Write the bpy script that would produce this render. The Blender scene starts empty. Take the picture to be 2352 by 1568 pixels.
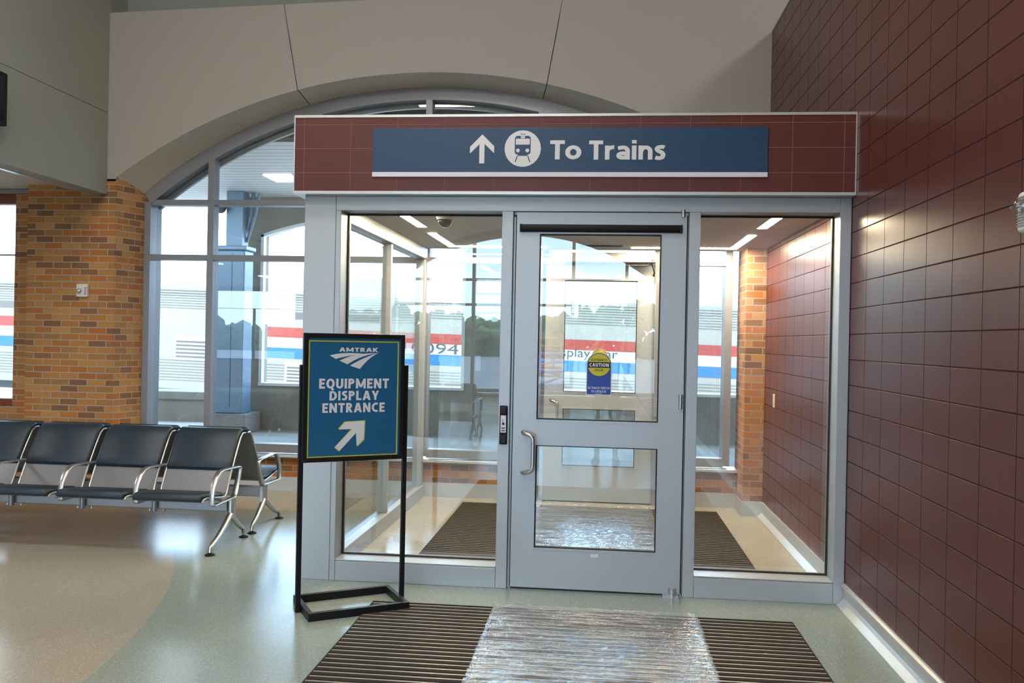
import bpy, bmesh, math, random
from mathutils import Vector, Matrix
random.seed(7)
PI = math.pi
S = bpy.context.scene
COL = S.collection

# ------------------------------------------------------------------ camera
CAM_Z = 1.56
cam_d = bpy.data.cameras.new('camera')
cam_d.sensor_width = 36.0
cam_d.lens = 2003.4 * 36 / 2352
cam_d.clip_start = 0.05
cam_d.clip_end = 500
cam = bpy.data.objects.new('camera', cam_d)
COL.objects.link(cam)
YAW, PITCH, ROLL = 0.101, -0.0018, -0.020
Fv = Vector((-math.sin(YAW) * math.cos(PITCH), math.cos(YAW) * math.cos(PITCH), math.sin(PITCH)))
R0 = Vector((math.cos(YAW), math.sin(YAW), 0))
U0 = R0.cross(Fv)
Rv = R0 * math.cos(ROLL) - U0 * math.sin(ROLL)
Uv = U0 * math.cos(ROLL) + R0 * math.sin(ROLL)
M = Matrix.Identity(4)
for i in range(3):
    M[i][0], M[i][1], M[i][2] = Rv[i], Uv[i], -Fv[i]
M[2][3] = CAM_Z
cam.matrix_world = M
S.camera = cam

# ------------------------------------------------------------------ view, world, sun
S.view_settings.view_transform = 'Standard'
S.view_settings.look = 'None'
S.view_settings.gamma = 1.0
S.view_settings.use_curve_mapping = False
S.view_settings.exposure = 0.45
S.cycles.use_denoising = True
S.cycles.max_bounces = 14
S.cycles.diffuse_bounces = 5
S.cycles.glossy_bounces = 6
S.cycles.transparent_max_bounces = 24
S.cycles.sample_clamp_indirect = 3.0
S.cycles.caustics_reflective = False
S.cycles.caustics_refractive = False

SKY_STRENGTH = 8.0
w = bpy.data.worlds.new('daylight')
S.world = w
w.use_nodes = True
nt = w.node_tree
nt.nodes.clear()
def wn(t): return nt.nodes.new(t)
out = wn('ShaderNodeOutputWorld'); bg = wn('ShaderNodeBackground')
tc = wn('ShaderNodeTexCoord'); sep = wn('ShaderNodeSeparateXYZ')
ramp = wn('ShaderNodeValToRGB'); nz = wn('ShaderNodeTexNoise'); cr = wn('ShaderNodeValToRGB'); mx = wn('ShaderNodeMix')
mx.data_type = 'RGBA'
nt.links.new(tc.outputs['Generated'], sep.inputs[0])
nt.links.new(sep.outputs['Z'], ramp.inputs[0])
ramp.color_ramp.elements[0].position = 0.0; ramp.color_ramp.elements[0].color = (0.58, 0.79, 1.0, 1)
ramp.color_ramp.elements[1].position = 0.45; ramp.color_ramp.elements[1].color = (0.30, 0.56, 0.95, 1)
mp = wn('ShaderNodeMapping'); mp.inputs['Scale'].default_value = (1.6, 1.6, 5.0)
nt.links.new(tc.outputs['Generated'], mp.inputs[0]); nt.links.new(mp.outputs[0], nz.inputs['Vector'])
nz.inputs['Scale'].default_value = 1.7; nz.inputs['Detail'].default_value = 5
nt.links.new(nz.outputs['Fac'], cr.inputs[0])
cr.color_ramp.elements[0].position = 0.52; cr.color_ramp.elements[1].position = 0.74
nt.links.new(cr.outputs[0], mx.inputs[0])
nt.links.new(ramp.outputs[0], mx.inputs[6]); mx.inputs[7].default_value = (1.05, 1.05, 1.05, 1)
nt.links.new(mx.outputs[2], bg.inputs[0]); bg.inputs[1].default_value = SKY_STRENGTH
nt.links.new(bg.outputs[0], out.inputs[0])

sun_d = bpy.data.lights.new('sun', 'SUN'); sun_d.energy = 4.5; sun_d.angle = 0.01; sun_d.color = (1, 0.96, 0.9)
sun = bpy.data.objects.new('sun', sun_d); COL.objects.link(sun)
sun.rotation_euler = Vector((0.25, 0.62, -0.95)).to_track_quat('-Z', 'Y').to_euler()
FILL_LIGHT = 14.0  # strength of the added ceiling fill
VEST_LIGHT = 95.0

# ------------------------------------------------------------------ materials
def mat(name, col, rough=0.5, metal=0.0, spec=0.5, emit=None, coat=0.0):
    m = bpy.data.materials.new(name); m.use_nodes = True
    b = m.node_tree.nodes['Principled BSDF']
    b.inputs['Base Color'].default_value = (*col, 1)
    b.inputs['Roughness'].default_value = rough
    b.inputs['Metallic'].default_value = metal
    b.inputs['Specular IOR Level'].default_value = spec
    b.inputs['Coat Weight'].default_value = coat
    if emit:
        b.inputs['Emission Color'].default_value = (*col, 1); b.inputs['Emission Strength'].default_value = emit
    return m
class N:
    """small node helper on a material"""
    def __init__(s, m): s.t = m.node_tree; s.b = s.t.nodes['Principled BSDF']
    def n(s, ty, **kw):
        x = s.t.nodes.new(ty)
        for k, v in kw.items(): setattr(x, k, v)
        return x
    def l(s, a, b): s.t.links.new(a, b)
    def coord(s): return s.n('ShaderNodeTexCoord').outputs['Object']
    def math(s, op, a, b=None):
        x = s.n('ShaderNodeMath', operation=op)
        for i, v in enumerate((a, b)):
            if v is None: continue
            if isinstance(v, (int, float)): x.inputs[i].default_value = v
            else: s.l(v, x.inputs[i])
        return x.outputs[0]
    def noise(s, vec, scale, detail=3, rough=0.5):
        x = s.n('ShaderNodeTexNoise'); s.l(vec, x.inputs['Vector'])
        x.inputs['Scale'].default_value = scale; x.inputs['Detail'].default_value = detail; x.inputs['Roughness'].default_value = rough
        return x.outputs['Fac']
    def ramp(s, fac, stops, interp='LINEAR'):
        x = s.n('ShaderNodeValToRGB'); x.color_ramp.interpolation = interp
        e = x.color_ramp.elements
        while len(e) < len(stops): e.new(0.5)
        for i, (p, c) in enumerate(stops):
            e[i].position = p; e[i].color = (*c, 1)
        s.l(fac, x.inputs[0]); return x.outputs[0]
    def mix(s, fac, a, b, blend='MIX'):
        x = s.n('ShaderNodeMix', data_type='RGBA', blend_type=blend)
        for i, v in ((0, fac), (6, a), (7, b)):
            if isinstance(v, (int, float)): x.inputs[i].default_value = v
            elif isinstance(v, tuple): x.inputs[i].default_value = (*v, 1)
            else: s.l(v, x.inputs[i])
        return x.outputs[2]
    def bump(s, h, strength=0.3, dist=0.01):
        x = s.n('ShaderNodeBump'); x.inputs['Strength'].default_value = strength; x.inputs['Distance'].default_value = dist
        s.l(h, x.inputs['Height']); s.l(x.outputs[0], s.b.inputs['Normal'])
    def color(s, c): s.l(c, s.b.inputs['Base Color'])

def tile_mat(name, axis, u0, v0, bw, bh, col, col2, mortar, rough, spec=0.5, msize=0.005):
    m = mat(name, col, rough)
    n = N(m); sp = n.n('ShaderNodeSeparateXYZ'); n.l(n.coord(), sp.inputs[0])
    u = n.math('SUBTRACT', sp.outputs[axis], u0); v = n.math('SUBTRACT', sp.outputs['Z'], v0)
    cb = n.n('ShaderNodeCombineXYZ'); n.l(u, cb.inputs[0]); n.l(v, cb.inputs[1])
    br = n.n('ShaderNodeTexBrick'); br.offset = 0.0; br.squash = 1.0
    n.l(cb.outputs[0], br.inputs['Vector'])
    br.inputs['Scale'].default_value = 1.0; br.inputs['Brick Width'].default_value = bw; br.inputs['Row Height'].default_value = bh
    br.inputs['Mortar Size'].default_value = msize; br.inputs['Mortar Smooth'].default_value = 0.4
    br.inputs['Color1'].default_value = (*col, 1); br.inputs['Color2'].default_value = (*col2, 1); br.inputs['Mortar'].default_value = (*mortar, 1)
    n.color(br.outputs['Color'])
    inv = n.math('SUBTRACT', 1.0, br.outputs['Fac'])
    nzz = n.noise(n.coord(), 9.0, 2)
    h = n.math('ADD', inv, n.math('MULTIPLY', nzz, 0.25))
    n.bump(h, 0.8, 0.004)
    rg = n.math('MULTIPLY_ADD', br.outputs['Fac'], 0.6); rg.node.inputs[2].default_value = rough; n.l(rg, m.node_tree.nodes['Principled BSDF'].inputs['Roughness'])
    m.node_tree.nodes['Principled BSDF'].inputs['Specular IOR Level'].default_value = spec
    return m
def brick_mat(name):
    m = mat(name, (0.4, 0.2, 0.08), 0.75)
    n = N(m); sp = n.n('ShaderNodeSeparateXYZ'); n.l(n.coord(), sp.inputs[0])
    u = n.math('ADD', sp.outputs['X'], sp.outputs['Y'])
    cb = n.n('ShaderNodeCombineXYZ'); n.l(u, cb.inputs[0]); n.l(sp.outputs['Z'], cb.inputs[1])
    br = n.n('ShaderNodeTexBrick'); br.offset = 0.5
    n.l(cb.outputs[0], br.inputs['Vector'])
    br.inputs['Scale'].default_value = 1.0; br.inputs['Brick Width'].default_value = 0.188; br.inputs['Row Height'].default_value = 0.064
    br.inputs['Mortar Size'].default_value = 0.0055; br.inputs['Mortar Smooth'].default_value = 0.1; br.inputs['Bias'].default_value = 0.0
    br.inputs['Color1'].default_value = (0, 0, 0, 1); br.inputs['Color2'].default_value = (1, 1, 1, 1); br.inputs['Mortar'].default_value = (0.5, 0.5, 0.5, 1)
    tint = n.ramp(br.outputs['Color'], [(0.0, (0.25, 0.12, 0.055)), (0.2, (0.30, 0.14, 0.055)), (0.30, (0.50, 0.175, 0.04)), (0.5, (0.54, 0.21, 0.05)), (0.58, (0.40, 0.20, 0.07)), (0.78, (0.56, 0.245, 0.065)), (1.0, (0.60, 0.31, 0.10))])
    sp2 = n.noise(n.coord(), 60, 3)
    tint2 = n.mix(0.25, tint, n.ramp(sp2, [(0.3, (0.5, 0.5, 0.5)), (0.7, (1, 1, 1))]), 'MULTIPLY')
    n.color(n.mix(br.outputs['Fac'], tint2, (0.44, 0.36, 0.29)))
    n.bump(n.math('SUBTRACT', 1.0, br.outputs['Fac']), 0.5, 0.004)
    return m

M_frame = mat('clear_anodized_aluminium', (0.50, 0.53, 0.56), 0.38, 0.35)
M_frame2 = mat('grey_window_aluminium', (0.29, 0.295, 0.32), 0.38, 0.3)
M_gasket = mat('black_gasket', (0.012, 0.012, 0.013), 0.6)
M_black = mat('black_powder_coat', (0.010, 0.010, 0.012), 0.4, 0.0, 0.3)
M_blackpl = mat('black_plastic', (0.010, 0.010, 0.011), 0.5, 0.0, 0.2)
M_steel = mat('brushed_stainless', (0.62, 0.61, 0.59), 0.28, 1.0)
M_chrome = mat('polished_aluminium', (0.66, 0.66, 0.66), 0.34, 1.0)
M_cast = mat('cast_aluminium', (0.32, 0.32, 0.34), 0.38, 0.7)
M_beam = mat('silver_painted_beam', (0.42, 0.43, 0.46), 0.4, 0.4)
M_trim = mat('bright_metal_trim', (0.72, 0.72, 0.71), 0.3, 0.6)
M_base = mat('satin_aluminium_base', (0.70, 0.70, 0.69), 0.38, 0.5)
M_white = mat('white_paint', (0.78, 0.77, 0.75), 0.5)
M_vinylw = mat('white_vinyl', (0.80, 0.80, 0.82), 0.45)
M_blue = mat('sign_blue', (0.016, 0.062, 0.135), 0.35)
M_sea = mat('deep_blue_leatherette', (0.016, 0.031, 0.048), 0.45)
M_fascia = mat('warm_grey_fascia', (0.47, 0.435, 0.395), 0.6)
M_soffit = mat('brightened_arch_soffit', (0.72, 0.655, 0.555), 0.6)  # lighter than the fascia: light on the reveal put into its colour
M_bulk = mat('sage_grey_paint', (0.38, 0.385, 0.325), 0.65)
M_upper = mat('pale_green_grey_paint', (0.36, 0.39, 0.36), 0.7)
M_ceil = mat('ceiling_white', (0.72, 0.70, 0.67), 0.8)
M_vceil = mat('vestibule_ceiling', (0.86, 0.83, 0.78), 0.8)
M_brown = mat('brown_window_trim', (0.24, 0.065, 0.025), 0.45)
M_conc = mat('platform_concrete', (0.46, 0.42, 0.37), 0.85)
M_dark = mat('dark_steel', (0.05, 0.053, 0.058), 0.5, 0.3)
M_slat = mat('white_soffit', (0.74, 0.73, 0.70), 0.5)
M_bluesteel = mat('pale_blue_steel', (0.19, 0.27, 0.35), 0.35, 0.2)
M_lamp = mat('lit_lamp_strip', (1.0, 0.80, 0.54), 0.5, emit=VEST_LIGHT)
M_fill = mat('added_fill_panel', (1.0, 0.93, 0.86), 0.5, emit=FILL_LIGHT)  # glow of the added fill panels over hall and aisle
M_canlamp = mat('lit_canopy_panel', (1.0, 0.95, 0.85), 0.5, emit=6.0)
M_tileR = tile_mat('maroon_wall_tile', 'Y', 5.130, 1.634, 0.3048, 0.1524, (0.118, 0.034, 0.027), (0.108, 0.030, 0.024), (0.040, 0.009, 0.007), 0.28, 0.24, 0.0038)
M_tileH = tile_mat('maroon_header_tile', 'X', -1.660, 2.846, 0.3009, 0.1508, (0.125, 0.034, 0.028), (0.115, 0.030, 0.025), (0.24, 0.11, 0.095), 0.38, 0.4, 0.0035)
M_brick = brick_mat('orange_blend_brick')

def floor_mat():
    m = mat('terrazzo_floor', (0.4, 0.42, 0.38), 0.22)
    n = N(m); co = n.coord(); sp = n.n('ShaderNodeSeparateXYZ'); n.l(co, sp.inputs[0])
    # big flowing bands: a cream band bounded by a wide circle, cream along the windows, grey green elsewhere
    dx = n.math('SUBTRACT', sp.outputs['X'], -8.05); dy = n.math('SUBTRACT', sp.outputs['Y'], 3.05)
    r2 = n.math('ADD', n.math('MULTIPLY', dx, dx), n.math('MULTIPLY', dy, dy))
    inside = n.math('LESS_THAN', r2, 5.82 ** 2)
    back = n.math('GREATER_THAN', sp.outputs['Y'], 7.55)
    vest = n.math('MULTIPLY', n.math('GREATER_THAN', sp.outputs['Y'], 5.6), n.math('GREATER_THAN', sp.outputs['X'], -1.75))
    beige = n.math('MAXIMUM', inside, n.math('MAXIMUM', back, vest))
    base = n.mix(beige, (0.33, 0.39, 0.35), (0.45, 0.415, 0.335))
    sm = n.noise(co, 1.3, 2)
    base = n.mix(0.35, base, n.ramp(sm, [(0.3, (0.82, 0.82, 0.82)), (0.7, (1.0, 1.0, 1.0))]), 'MULTIPLY')
    vo = n.n('ShaderNodeTexVoronoi'); n.l(co, vo.inputs['Vector']); vo.inputs['Scale'].default_value = 95.0
    chip = n.math('LESS_THAN', vo.outputs['Distance'], 0.28)
    sel = n.ramp(vo.outputs['Color'], [(0.0, (0, 0, 0)), (0.52, (0, 0, 0)), (0.56, (1, 1, 1)), (1, (1, 1, 1))])
    chipc = n.mix(sel, (0.20, 0.19, 0.16), (0.66, 0.65, 0.58))
    gr = n.noise(co, 140, 2)
    base = n.mix(0.5, base, n.ramp(gr, [(0.35, (0.72, 0.72, 0.72)), (0.6, (1.05, 1.05, 1.05))]), 'MULTIPLY')
    n.color(n.mix(n.math('MULTIPLY', chip, 0.55), base, chipc))
    n.l(n.ramp(sm, [(0.2, (0.16, 0.16, 0.16)), (0.8, (0.26, 0.26, 0.26))]), n.b.inputs['Roughness'])
    return m
M_floor = floor_mat()

def ground_mat():
    m = mat('platform_paving', (0.5, 0.47, 0.42), 0.85)
    n = N(m); co = n.coord()
    n.color(n.ramp(n.noise(co, 2.0, 5), [(0.3, (0.34, 0.30, 0.25)), (0.7, (0.42, 0.38, 0.32))]))
    return m
M_ground = ground_mat()
def conc_mat():
    n = N(M_conc); co = n.coord()
    n.color(n.ramp(n.noise(co, 1.6, 6, 0.6), [(0.3, (0.22, 0.19, 0.155)), (0.7, (0.32, 0.28, 0.23))]))
conc_mat()

def glass_mat(name, tint=(0.94, 0.96, 0.95), base=0.07):
    m = bpy.data.materials.new(name); m.use_nodes = True
    t = m.node_tree; t.nodes.clear()
    o = t.nodes.new('ShaderNodeOutputMaterial'); mi = t.nodes.new('ShaderNodeMixShader')
    tr = t.nodes.new('ShaderNodeBsdfTransparent'); gl = t.nodes.new('ShaderNodeBsdfGlossy')
    tr.inputs[0].default_value = (*tint, 1); gl.inputs['Color'].default_value = (1, 1, 1, 1); gl.inputs['Roughness'].default_value = 0.0
    lw = t.nodes.new('ShaderNodeLayerWeight'); pw = t.nodes.new('ShaderNodeMath'); pw.operation = 'POWER'; pw.inputs[1].default_value = 5.0
    lw.inputs['Blend'].default_value = 0.5
    t.links.new(lw.outputs['Facing'], pw.inputs[0])
    ma = t.nodes.new('ShaderNodeMath'); ma.operation = 'MULTIPLY_ADD'; ma.inputs[1].default_value = 0.9; ma.inputs[2].default_value = base
    ma.use_clamp = True
    t.links.new(pw.outputs[0], ma.inputs[0]); t.links.new(ma.outputs[0], mi.inputs[0])
    t.links.new(tr.outputs[0], mi.inputs[1]); t.links.new(gl.outputs[0], mi.inputs[2]); t.links.new(mi.outputs[0], o.inputs[0])
    return m
M_glass = glass_mat('insulated_glass')
M_clear = glass_mat('clear_lens', (0.9, 0.9, 0.92), 0.10)

def film_mat():
    m = bpy.data.materials.new('crinkled_clear_film'); m.use_nodes = True
    n = N(m); b = n.b; t = n.t
    b.inputs['Base Color'].default_value = (0.78, 0.80, 0.83, 1); b.inputs['Roughness'].default_value = 0.12
    b.inputs['Specular IOR Level'].default_value = 1.0
    co = n.coord()
    def mapped(sc):
        mp_ = n.n('ShaderNodeMapping'); mp_.inputs['Scale'].default_value = sc; n.l(co, mp_.inputs[0]); return mp_.outputs[0]
    patch = n.noise(mapped((2.2, 9.0, 1.0)), 1.6, 3, 0.6)
    wr = n.n('ShaderNodeTexNoise'); n.l(mapped((1.0, 0.3, 1.0)), wr.inputs['Vector'])
    wr.inputs['Scale'].default_value = 75; wr.inputs['Detail'].default_value = 3; wr.inputs['Distortion'].default_value = 1.6
    amp = n.ramp(patch, [(0.42, (0.12, 0.12, 0.12)), (0.60, (1, 1, 1))])
    h = n.math('MULTIPLY', wr.outputs['Fac'], amp)
    n.bump(h, 1.0, 0.010)
    fac = n.ramp(patch, [(0.38, (0.07, 0.07, 0.07)), (0.62, (0.20, 0.20, 0.20))])
    tr = n.n('ShaderNodeBsdfTransparent'); mi = n.n('ShaderNodeMixShader'); m2 = n.n('ShaderNodeMixShader'); gl = n.n('ShaderNodeBsdfGlossy')
    gl.inputs['Roughness'].default_value = 0.10; gl.inputs['Color'].default_value = (1, 1, 1, 1)
    n.l(b.inputs['Normal'].links[0].from_socket, gl.inputs['Normal'])
    n.l(fac, mi.inputs[0]); n.l(tr.outputs[0], mi.inputs[1]); n.l(b.outputs[0], mi.inputs[2])
    n.l(n.ramp(patch, [(0.40, (0.12, 0.12, 0.12)), (0.62, (0.34, 0.34, 0.34))]), m2.inputs[0]); n.l(mi.outputs[0], m2.inputs[1]); n.l(gl.outputs[0], m2.inputs[2])
    n.l(m2.outputs[0], t.nodes['Material Output'].inputs[0])
    return m
M_film = film_mat()

# ------------------------------------------------------------------ mesh helpers
class MB:
    def __init__(s): s.bm = bmesh.new()
    def box(s, x0, x1, y0, y1, z0, z1):
        v = [s.bm.verts.new(p) for p in ((x0,y0,z0),(x1,y0,z0),(x1,y1,z0),(x0,y1,z0),(x0,y0,z1),(x1,y0,z1),(x1,y1,z1),(x0,y1,z1))]
        for f in ((3,2,1,0),(4,5,6,7),(0,1,5,4),(1,2,6,5),(2,3,7,6),(3,0,4,7)): s.bm.faces.new([v[i] for i in f])
        return s
    def prism(s, pts, d):
        """pts: 3D polygon; d: extrusion vector"""
        d = Vector(d); a = [s.bm.verts.new(Vector(p)) for p in pts]; b = [s.bm.verts.new(Vector(p) + d) for p in pts]
        n = len(pts)
        fs = [s.bm.faces.new(a[::-1]), s.bm.faces.new(b)]
        for i in range(n): fs.append(s.bm.faces.new((a[i], a[(i+1)%n], b[(i+1)%n], b[i])))
        bmesh.ops.recalc_face_normals(s.bm, faces=fs)
        return s
    def loft(s, rings, closed=False, cap=False):
        rs = [[s.bm.verts.new(Vector(p)) for p in r] for r in rings]
        fs = []
        for a, b in zip(rs, rs[1:]):
            n = len(a)
            for i in range(n if closed else n - 1):
                fs.append(s.bm.faces.new((a[i], a[(i+1)%n], b[(i+1)%n], b[i])))
        if cap and closed: fs += [s.bm.faces.new(rs[0][::-1]), s.bm.faces.new(rs[-1])]
        bmesh.ops.recalc_face_normals(s.bm, faces=fs)
        return s
    def tube(s, path, r, seg=12, flat=None, cap=True, closed=False):
        """sweep; r number or list; flat=(width_x, thickness) sweeps a flat bar whose width lies along world X"""
        P = [Vector(p) for p in path]; rings = []; n = len(P)
        up = None
        for i, p in enumerate(P):
            if closed: t = (P[(i+1)%n] - P[i-1]).normalized()
            else: t = (P[min(i+1, n-1)] - P[max(i-1, 0)]).normalized()
            if flat:
                a = Vector((1, 0, 0)); b = t.cross(a).normalized()
                hw, ht = flat[0]/2, flat[1]/2
                e = 0.3
                prof = [(-hw,-ht*e),(-hw*0.8,-ht),(hw*0.8,-ht),(hw,-ht*e),(hw,ht*e),(hw*0.8,ht),(-hw*0.8,ht),(-hw,ht*e)]
                rings.append([p + a*x + b*y for x, y in prof])
            else:
                if up is None:
                    a = t.orthogonal().normalized()
                else:
                    a = (up - t * up.dot(t)).normalized()
                up = a; b = t.cross(a)
                rr = r[i] if isinstance(r, (list, tuple)) else r
                rings.append([p + (a*math.cos(2*PI*k/seg) + b*math.sin(2*PI*k/seg))*rr for k in range(seg)])
        if closed: rings.append(rings[0])
        return s.loft(rings, closed=True, cap=cap and not closed)
    def lathe(s, c, prof, axis='Z', seg=24):
        """prof: list of (radius, height)"""
        c = Vector(c); rings = []
        for r, h in prof:
            r = max(r, 1e-5)
            ring = []
            for k in range(seg):
                a = 2*PI*k/seg; x, y = r*math.cos(a), r*math.sin(a)
                q = {'Z': (x, y, h), 'Y': (x, h, y), 'X': (h, x, y)}[axis]
                ring.append(c + Vector(q))
            rings.append(ring)
        return s.loft(rings, closed=True, cap=True)
    def text(s, body, x0, z0, width, height, y, depth=0.0015, bold=0.01, plane='XZ', space=1.0):
        cu = bpy.data.curves.new('t', 'FONT'); cu.body = body; cu.offset = bold; cu.extrude = 0.05; cu.space_character = space
        cu.resolution_u = 4
        o = bpy.data.objects.new('t', cu); COL.objects.link(o)
        bpy.context.view_layer.update()
        dg = bpy.context.evaluated_depsgraph_get()
        me = bpy.data.meshes.new_from_object(o.evaluated_get(dg))
        xs = [v.co.x for v in me.vertices]; ys = [v.co.y for v in me.vertices]
        ax, bx, ay, by = min(xs), max(xs), min(ys), max(ys)
        for v in me.vertices:
            X = x0 + (v.co.x-ax)/(bx-ax)*width; Z = z0 + (v.co.y-ay)/(by-ay)*height; D = y - (v.co.z/0.05*0.5+0.5)*depth
            if plane == 'YZ': v.co = (D, X, Z)      # wall facing -X is written towards -Y
            else: v.co = (X, D, Z)
        s.bm.from_mesh(me)
        COL.objects.unlink(o); bpy.data.objects.remove(o); bpy.data.curves.remove(cu); bpy.data.meshes.remove(me)
        return s


# ---- bold sans lettering drawn with strokes (cap height 1)
def _arc(cx, cy, rx, ry, a0, a1, n=14): return [(cx+rx*math.cos(math.radians(a0+(a1-a0)*i/n)), cy+ry*math.sin(math.radians(a0+(a1-a0)*i/n))) for i in range(n+1)]
def _spl(P, k=6):
    out_ = []
    for i in range(len(P)-1):
        p0, p1, p2, p3 = P[max(i-1, 0)], P[i], P[i+1], P[min(i+2, len(P)-1)]
        for j in range(k):
            t = j/k
            out_.append(tuple(0.5*((2*p1[d])+(-p0[d]+p2[d])*t+(2*p0[d]-5*p1[d]+4*p2[d]-p3[d])*t*t+(-p0[d]+3*p1[d]-3*p2[d]+p3[d])*t**3) for d in (0, 1)))
    return out_ + [P[-1]]
def glyph(ch, t):
    """returns (advance width, curved strokes, straight diagonal strokes clipped to the cap band)"""
    h = t/2; H = 1-h
    if ch == 'A': w = 0.74; return w, [[(0.17, 0.30), (w-0.17, 0.30)]], [((h*0.95, 0), (w/2-h*0.25, 1)), ((w-h*0.95, 0), (w/2+h*0.25, 1))]
    if ch == 'C': w = 0.62; return w, [_arc(0.42, 0.5, 0.42-h, 0.5-h, 62, 298, 20)], []
    if ch == 'D': w = 0.68; return w, [[(h, 0), (h, 1)], [(0, H), (0.26, H)] + _arc(0.28, 0.5, 0.40-h, 0.5-h, 88, -88, 16) + [(0.26, h), (0, h)]], []
    if ch == 'E': w = 0.52; return w, [[(h, 0), (h, 1)], [(0, H), (w, H)], [(0, 0.51), (w-0.05, 0.51)], [(0, h), (w, h)]], []
    if ch == 'F': w = 0.50; return w, [[(h, 0), (h, 1)], [(0, H), (w, H)], [(0, 0.50), (w-0.05, 0.50)]], []
    if ch == 'H': w = 0.68; return w, [[(h, 0), (h, 1)], [(w-h, 0), (w-h, 1)], [(0, 0.51), (w, 0.51)]], []
    if ch == 'I': w = t; return w, [[(h, 0), (h, 1)]], []
    if ch == 'K': w = 0.66; return w, [[(h, 0), (h, 1)]], [((h+0.02, 0.42), (w-h*1.0, 1.02)), ((h+0.10, 0.58), (w-h*0.9, 0))]
    if ch == 'L': w = 0.50; return w, [[(h, 0), (h, 1)], [(0, h), (w, h)]], []
    if ch == 'M': w = 0.92; return w, [[(h, 0), (h, 1)], [(w-h, 0), (w-h, 1)]], [((h*0.9, 1), (w/2, 0.12)), ((w-h*0.9, 1), (w/2, 0.12))]
    if ch == 'N': w = 0.70; return w, [[(h, 0), (h, 1)], [(w-h, 0), (w-h, 1)]], [((h*0.95, 1), (w-h*0.95, 0))]
    if ch == 'O': w = 0.76; return w, [_arc(w/2, 0.5, w/2-h, 0.5-h, 0, 360, 30)], []
    if ch == 'Q': w = 0.76; return w, [_arc(w/2, 0.5, w/2-h, 0.5-h, 0, 360, 30), [(w*0.58, 0.16), (w*0.72, -0.04), (w*0.86, -0.16)]], []
    if ch in 'PR':
        w = 0.58; c = [[(h, 0), (h, 1)], [(0, H), (0.26, H)] + _arc(0.27, 0.715, 0.29-h, 0.285-h, 88, -88, 14) + [(0.26, 0.43+h), (0, 0.43+h)]]
        return (0.62 if ch == 'R' else w), c, ([((0.25, 0.50), (0.62-h*1.05, 0))] if ch == 'R' else [])
    if ch in 'Ss':
        w = 0.52; y = 1.0 if ch == 'S' else 0.735; P = [(0.47, 0.86), (0.40, 0.895), (0.29, 0.90), (0.17, 0.86), (0.115, 0.755), (0.16, 0.64), (0.27, 0.555), (0.37, 0.47), (0.415, 0.33), (0.375, 0.17), (0.27, 0.105), (0.16, 0.105), (0.04, 0.15)]
        if ch == 's': w = 0.46; return w, [_spl([(x*0.88, (yy-0.5)*y*0.99+0.5*y) for x, yy in P])], []
        return w, [_spl(P)], []
    if ch == 'T': w = 0.60; return w, [[(0, H), (w, H)], [(w/2, 0), (w/2, 1)]], []
    if ch == 'U': w = 0.66; return w, [[(h, 1), (h, 0.36)] + _arc(w/2, 0.33+h*0.2, w/2-h, 0.33-h*0.8, 180, 360, 14) + [(w-h, 0.36), (w-h, 1)]], []
    if ch == 'V': w = 0.70; return w, [], [((h*0.95, 1), (w/2-h*0.2, 0)), ((w-h*0.95, 1), (w/2+h*0.2, 0))]
    if ch == 'W': w = 1.04; return w, [], [((h*0.9, 1), (w*0.28, 0)), ((w/2, 1), (w*0.26, 0)), ((w/2, 1), (w*0.74, 0)), ((w-h*0.9, 1), (w*0.72, 0))]
    if ch == 'Y': w = 0.68; return w, [[(w/2, 0), (w/2, 0.45)]], [((h*0.95, 1), (w/2, 0.36)), ((w-h*0.95, 1), (w/2, 0.36))]
    if ch == 'o': w = 0.66; return w, [_arc(w/2, 0.3675, w/2-h, 0.3675-h, 0, 360, 28)], []
    if ch == 'r': w = 0.40; return w, [[(h, 0), (h, 0.735)], [(h, 0.42)] + _arc(0.35, 0.42, 0.35-h, 0.315-h*0.9, 165, 80, 8)], []
    if ch == 'i': w = t; return w, [[(h, 0), (h, 0.735)], [(h, 0.84), (h, 1.02)]], []
    if ch == 'n': w = 0.60; return w, [[(h, 0), (h, 0.735)], [(h, 0.40)] + _arc(w/2+0.01, 0.42, w/2-h-0.01, 0.315-h, 170, 0, 14) + [(w-h, 0.40), (w-h, 0)]], []
    if ch == 'a': w = 0.58; return w, [[(0.07, 0.60)] + _arc(0.28, 0.46, w-h-0.28, 0.275-h, 120, 0, 10) + [(w-h, 0.40), (w-h, 0)], _arc(0.29, 0.215, 0.29-h, 0.215-h, 0, 360, 22)], []
    return 0.30, [], []
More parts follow.
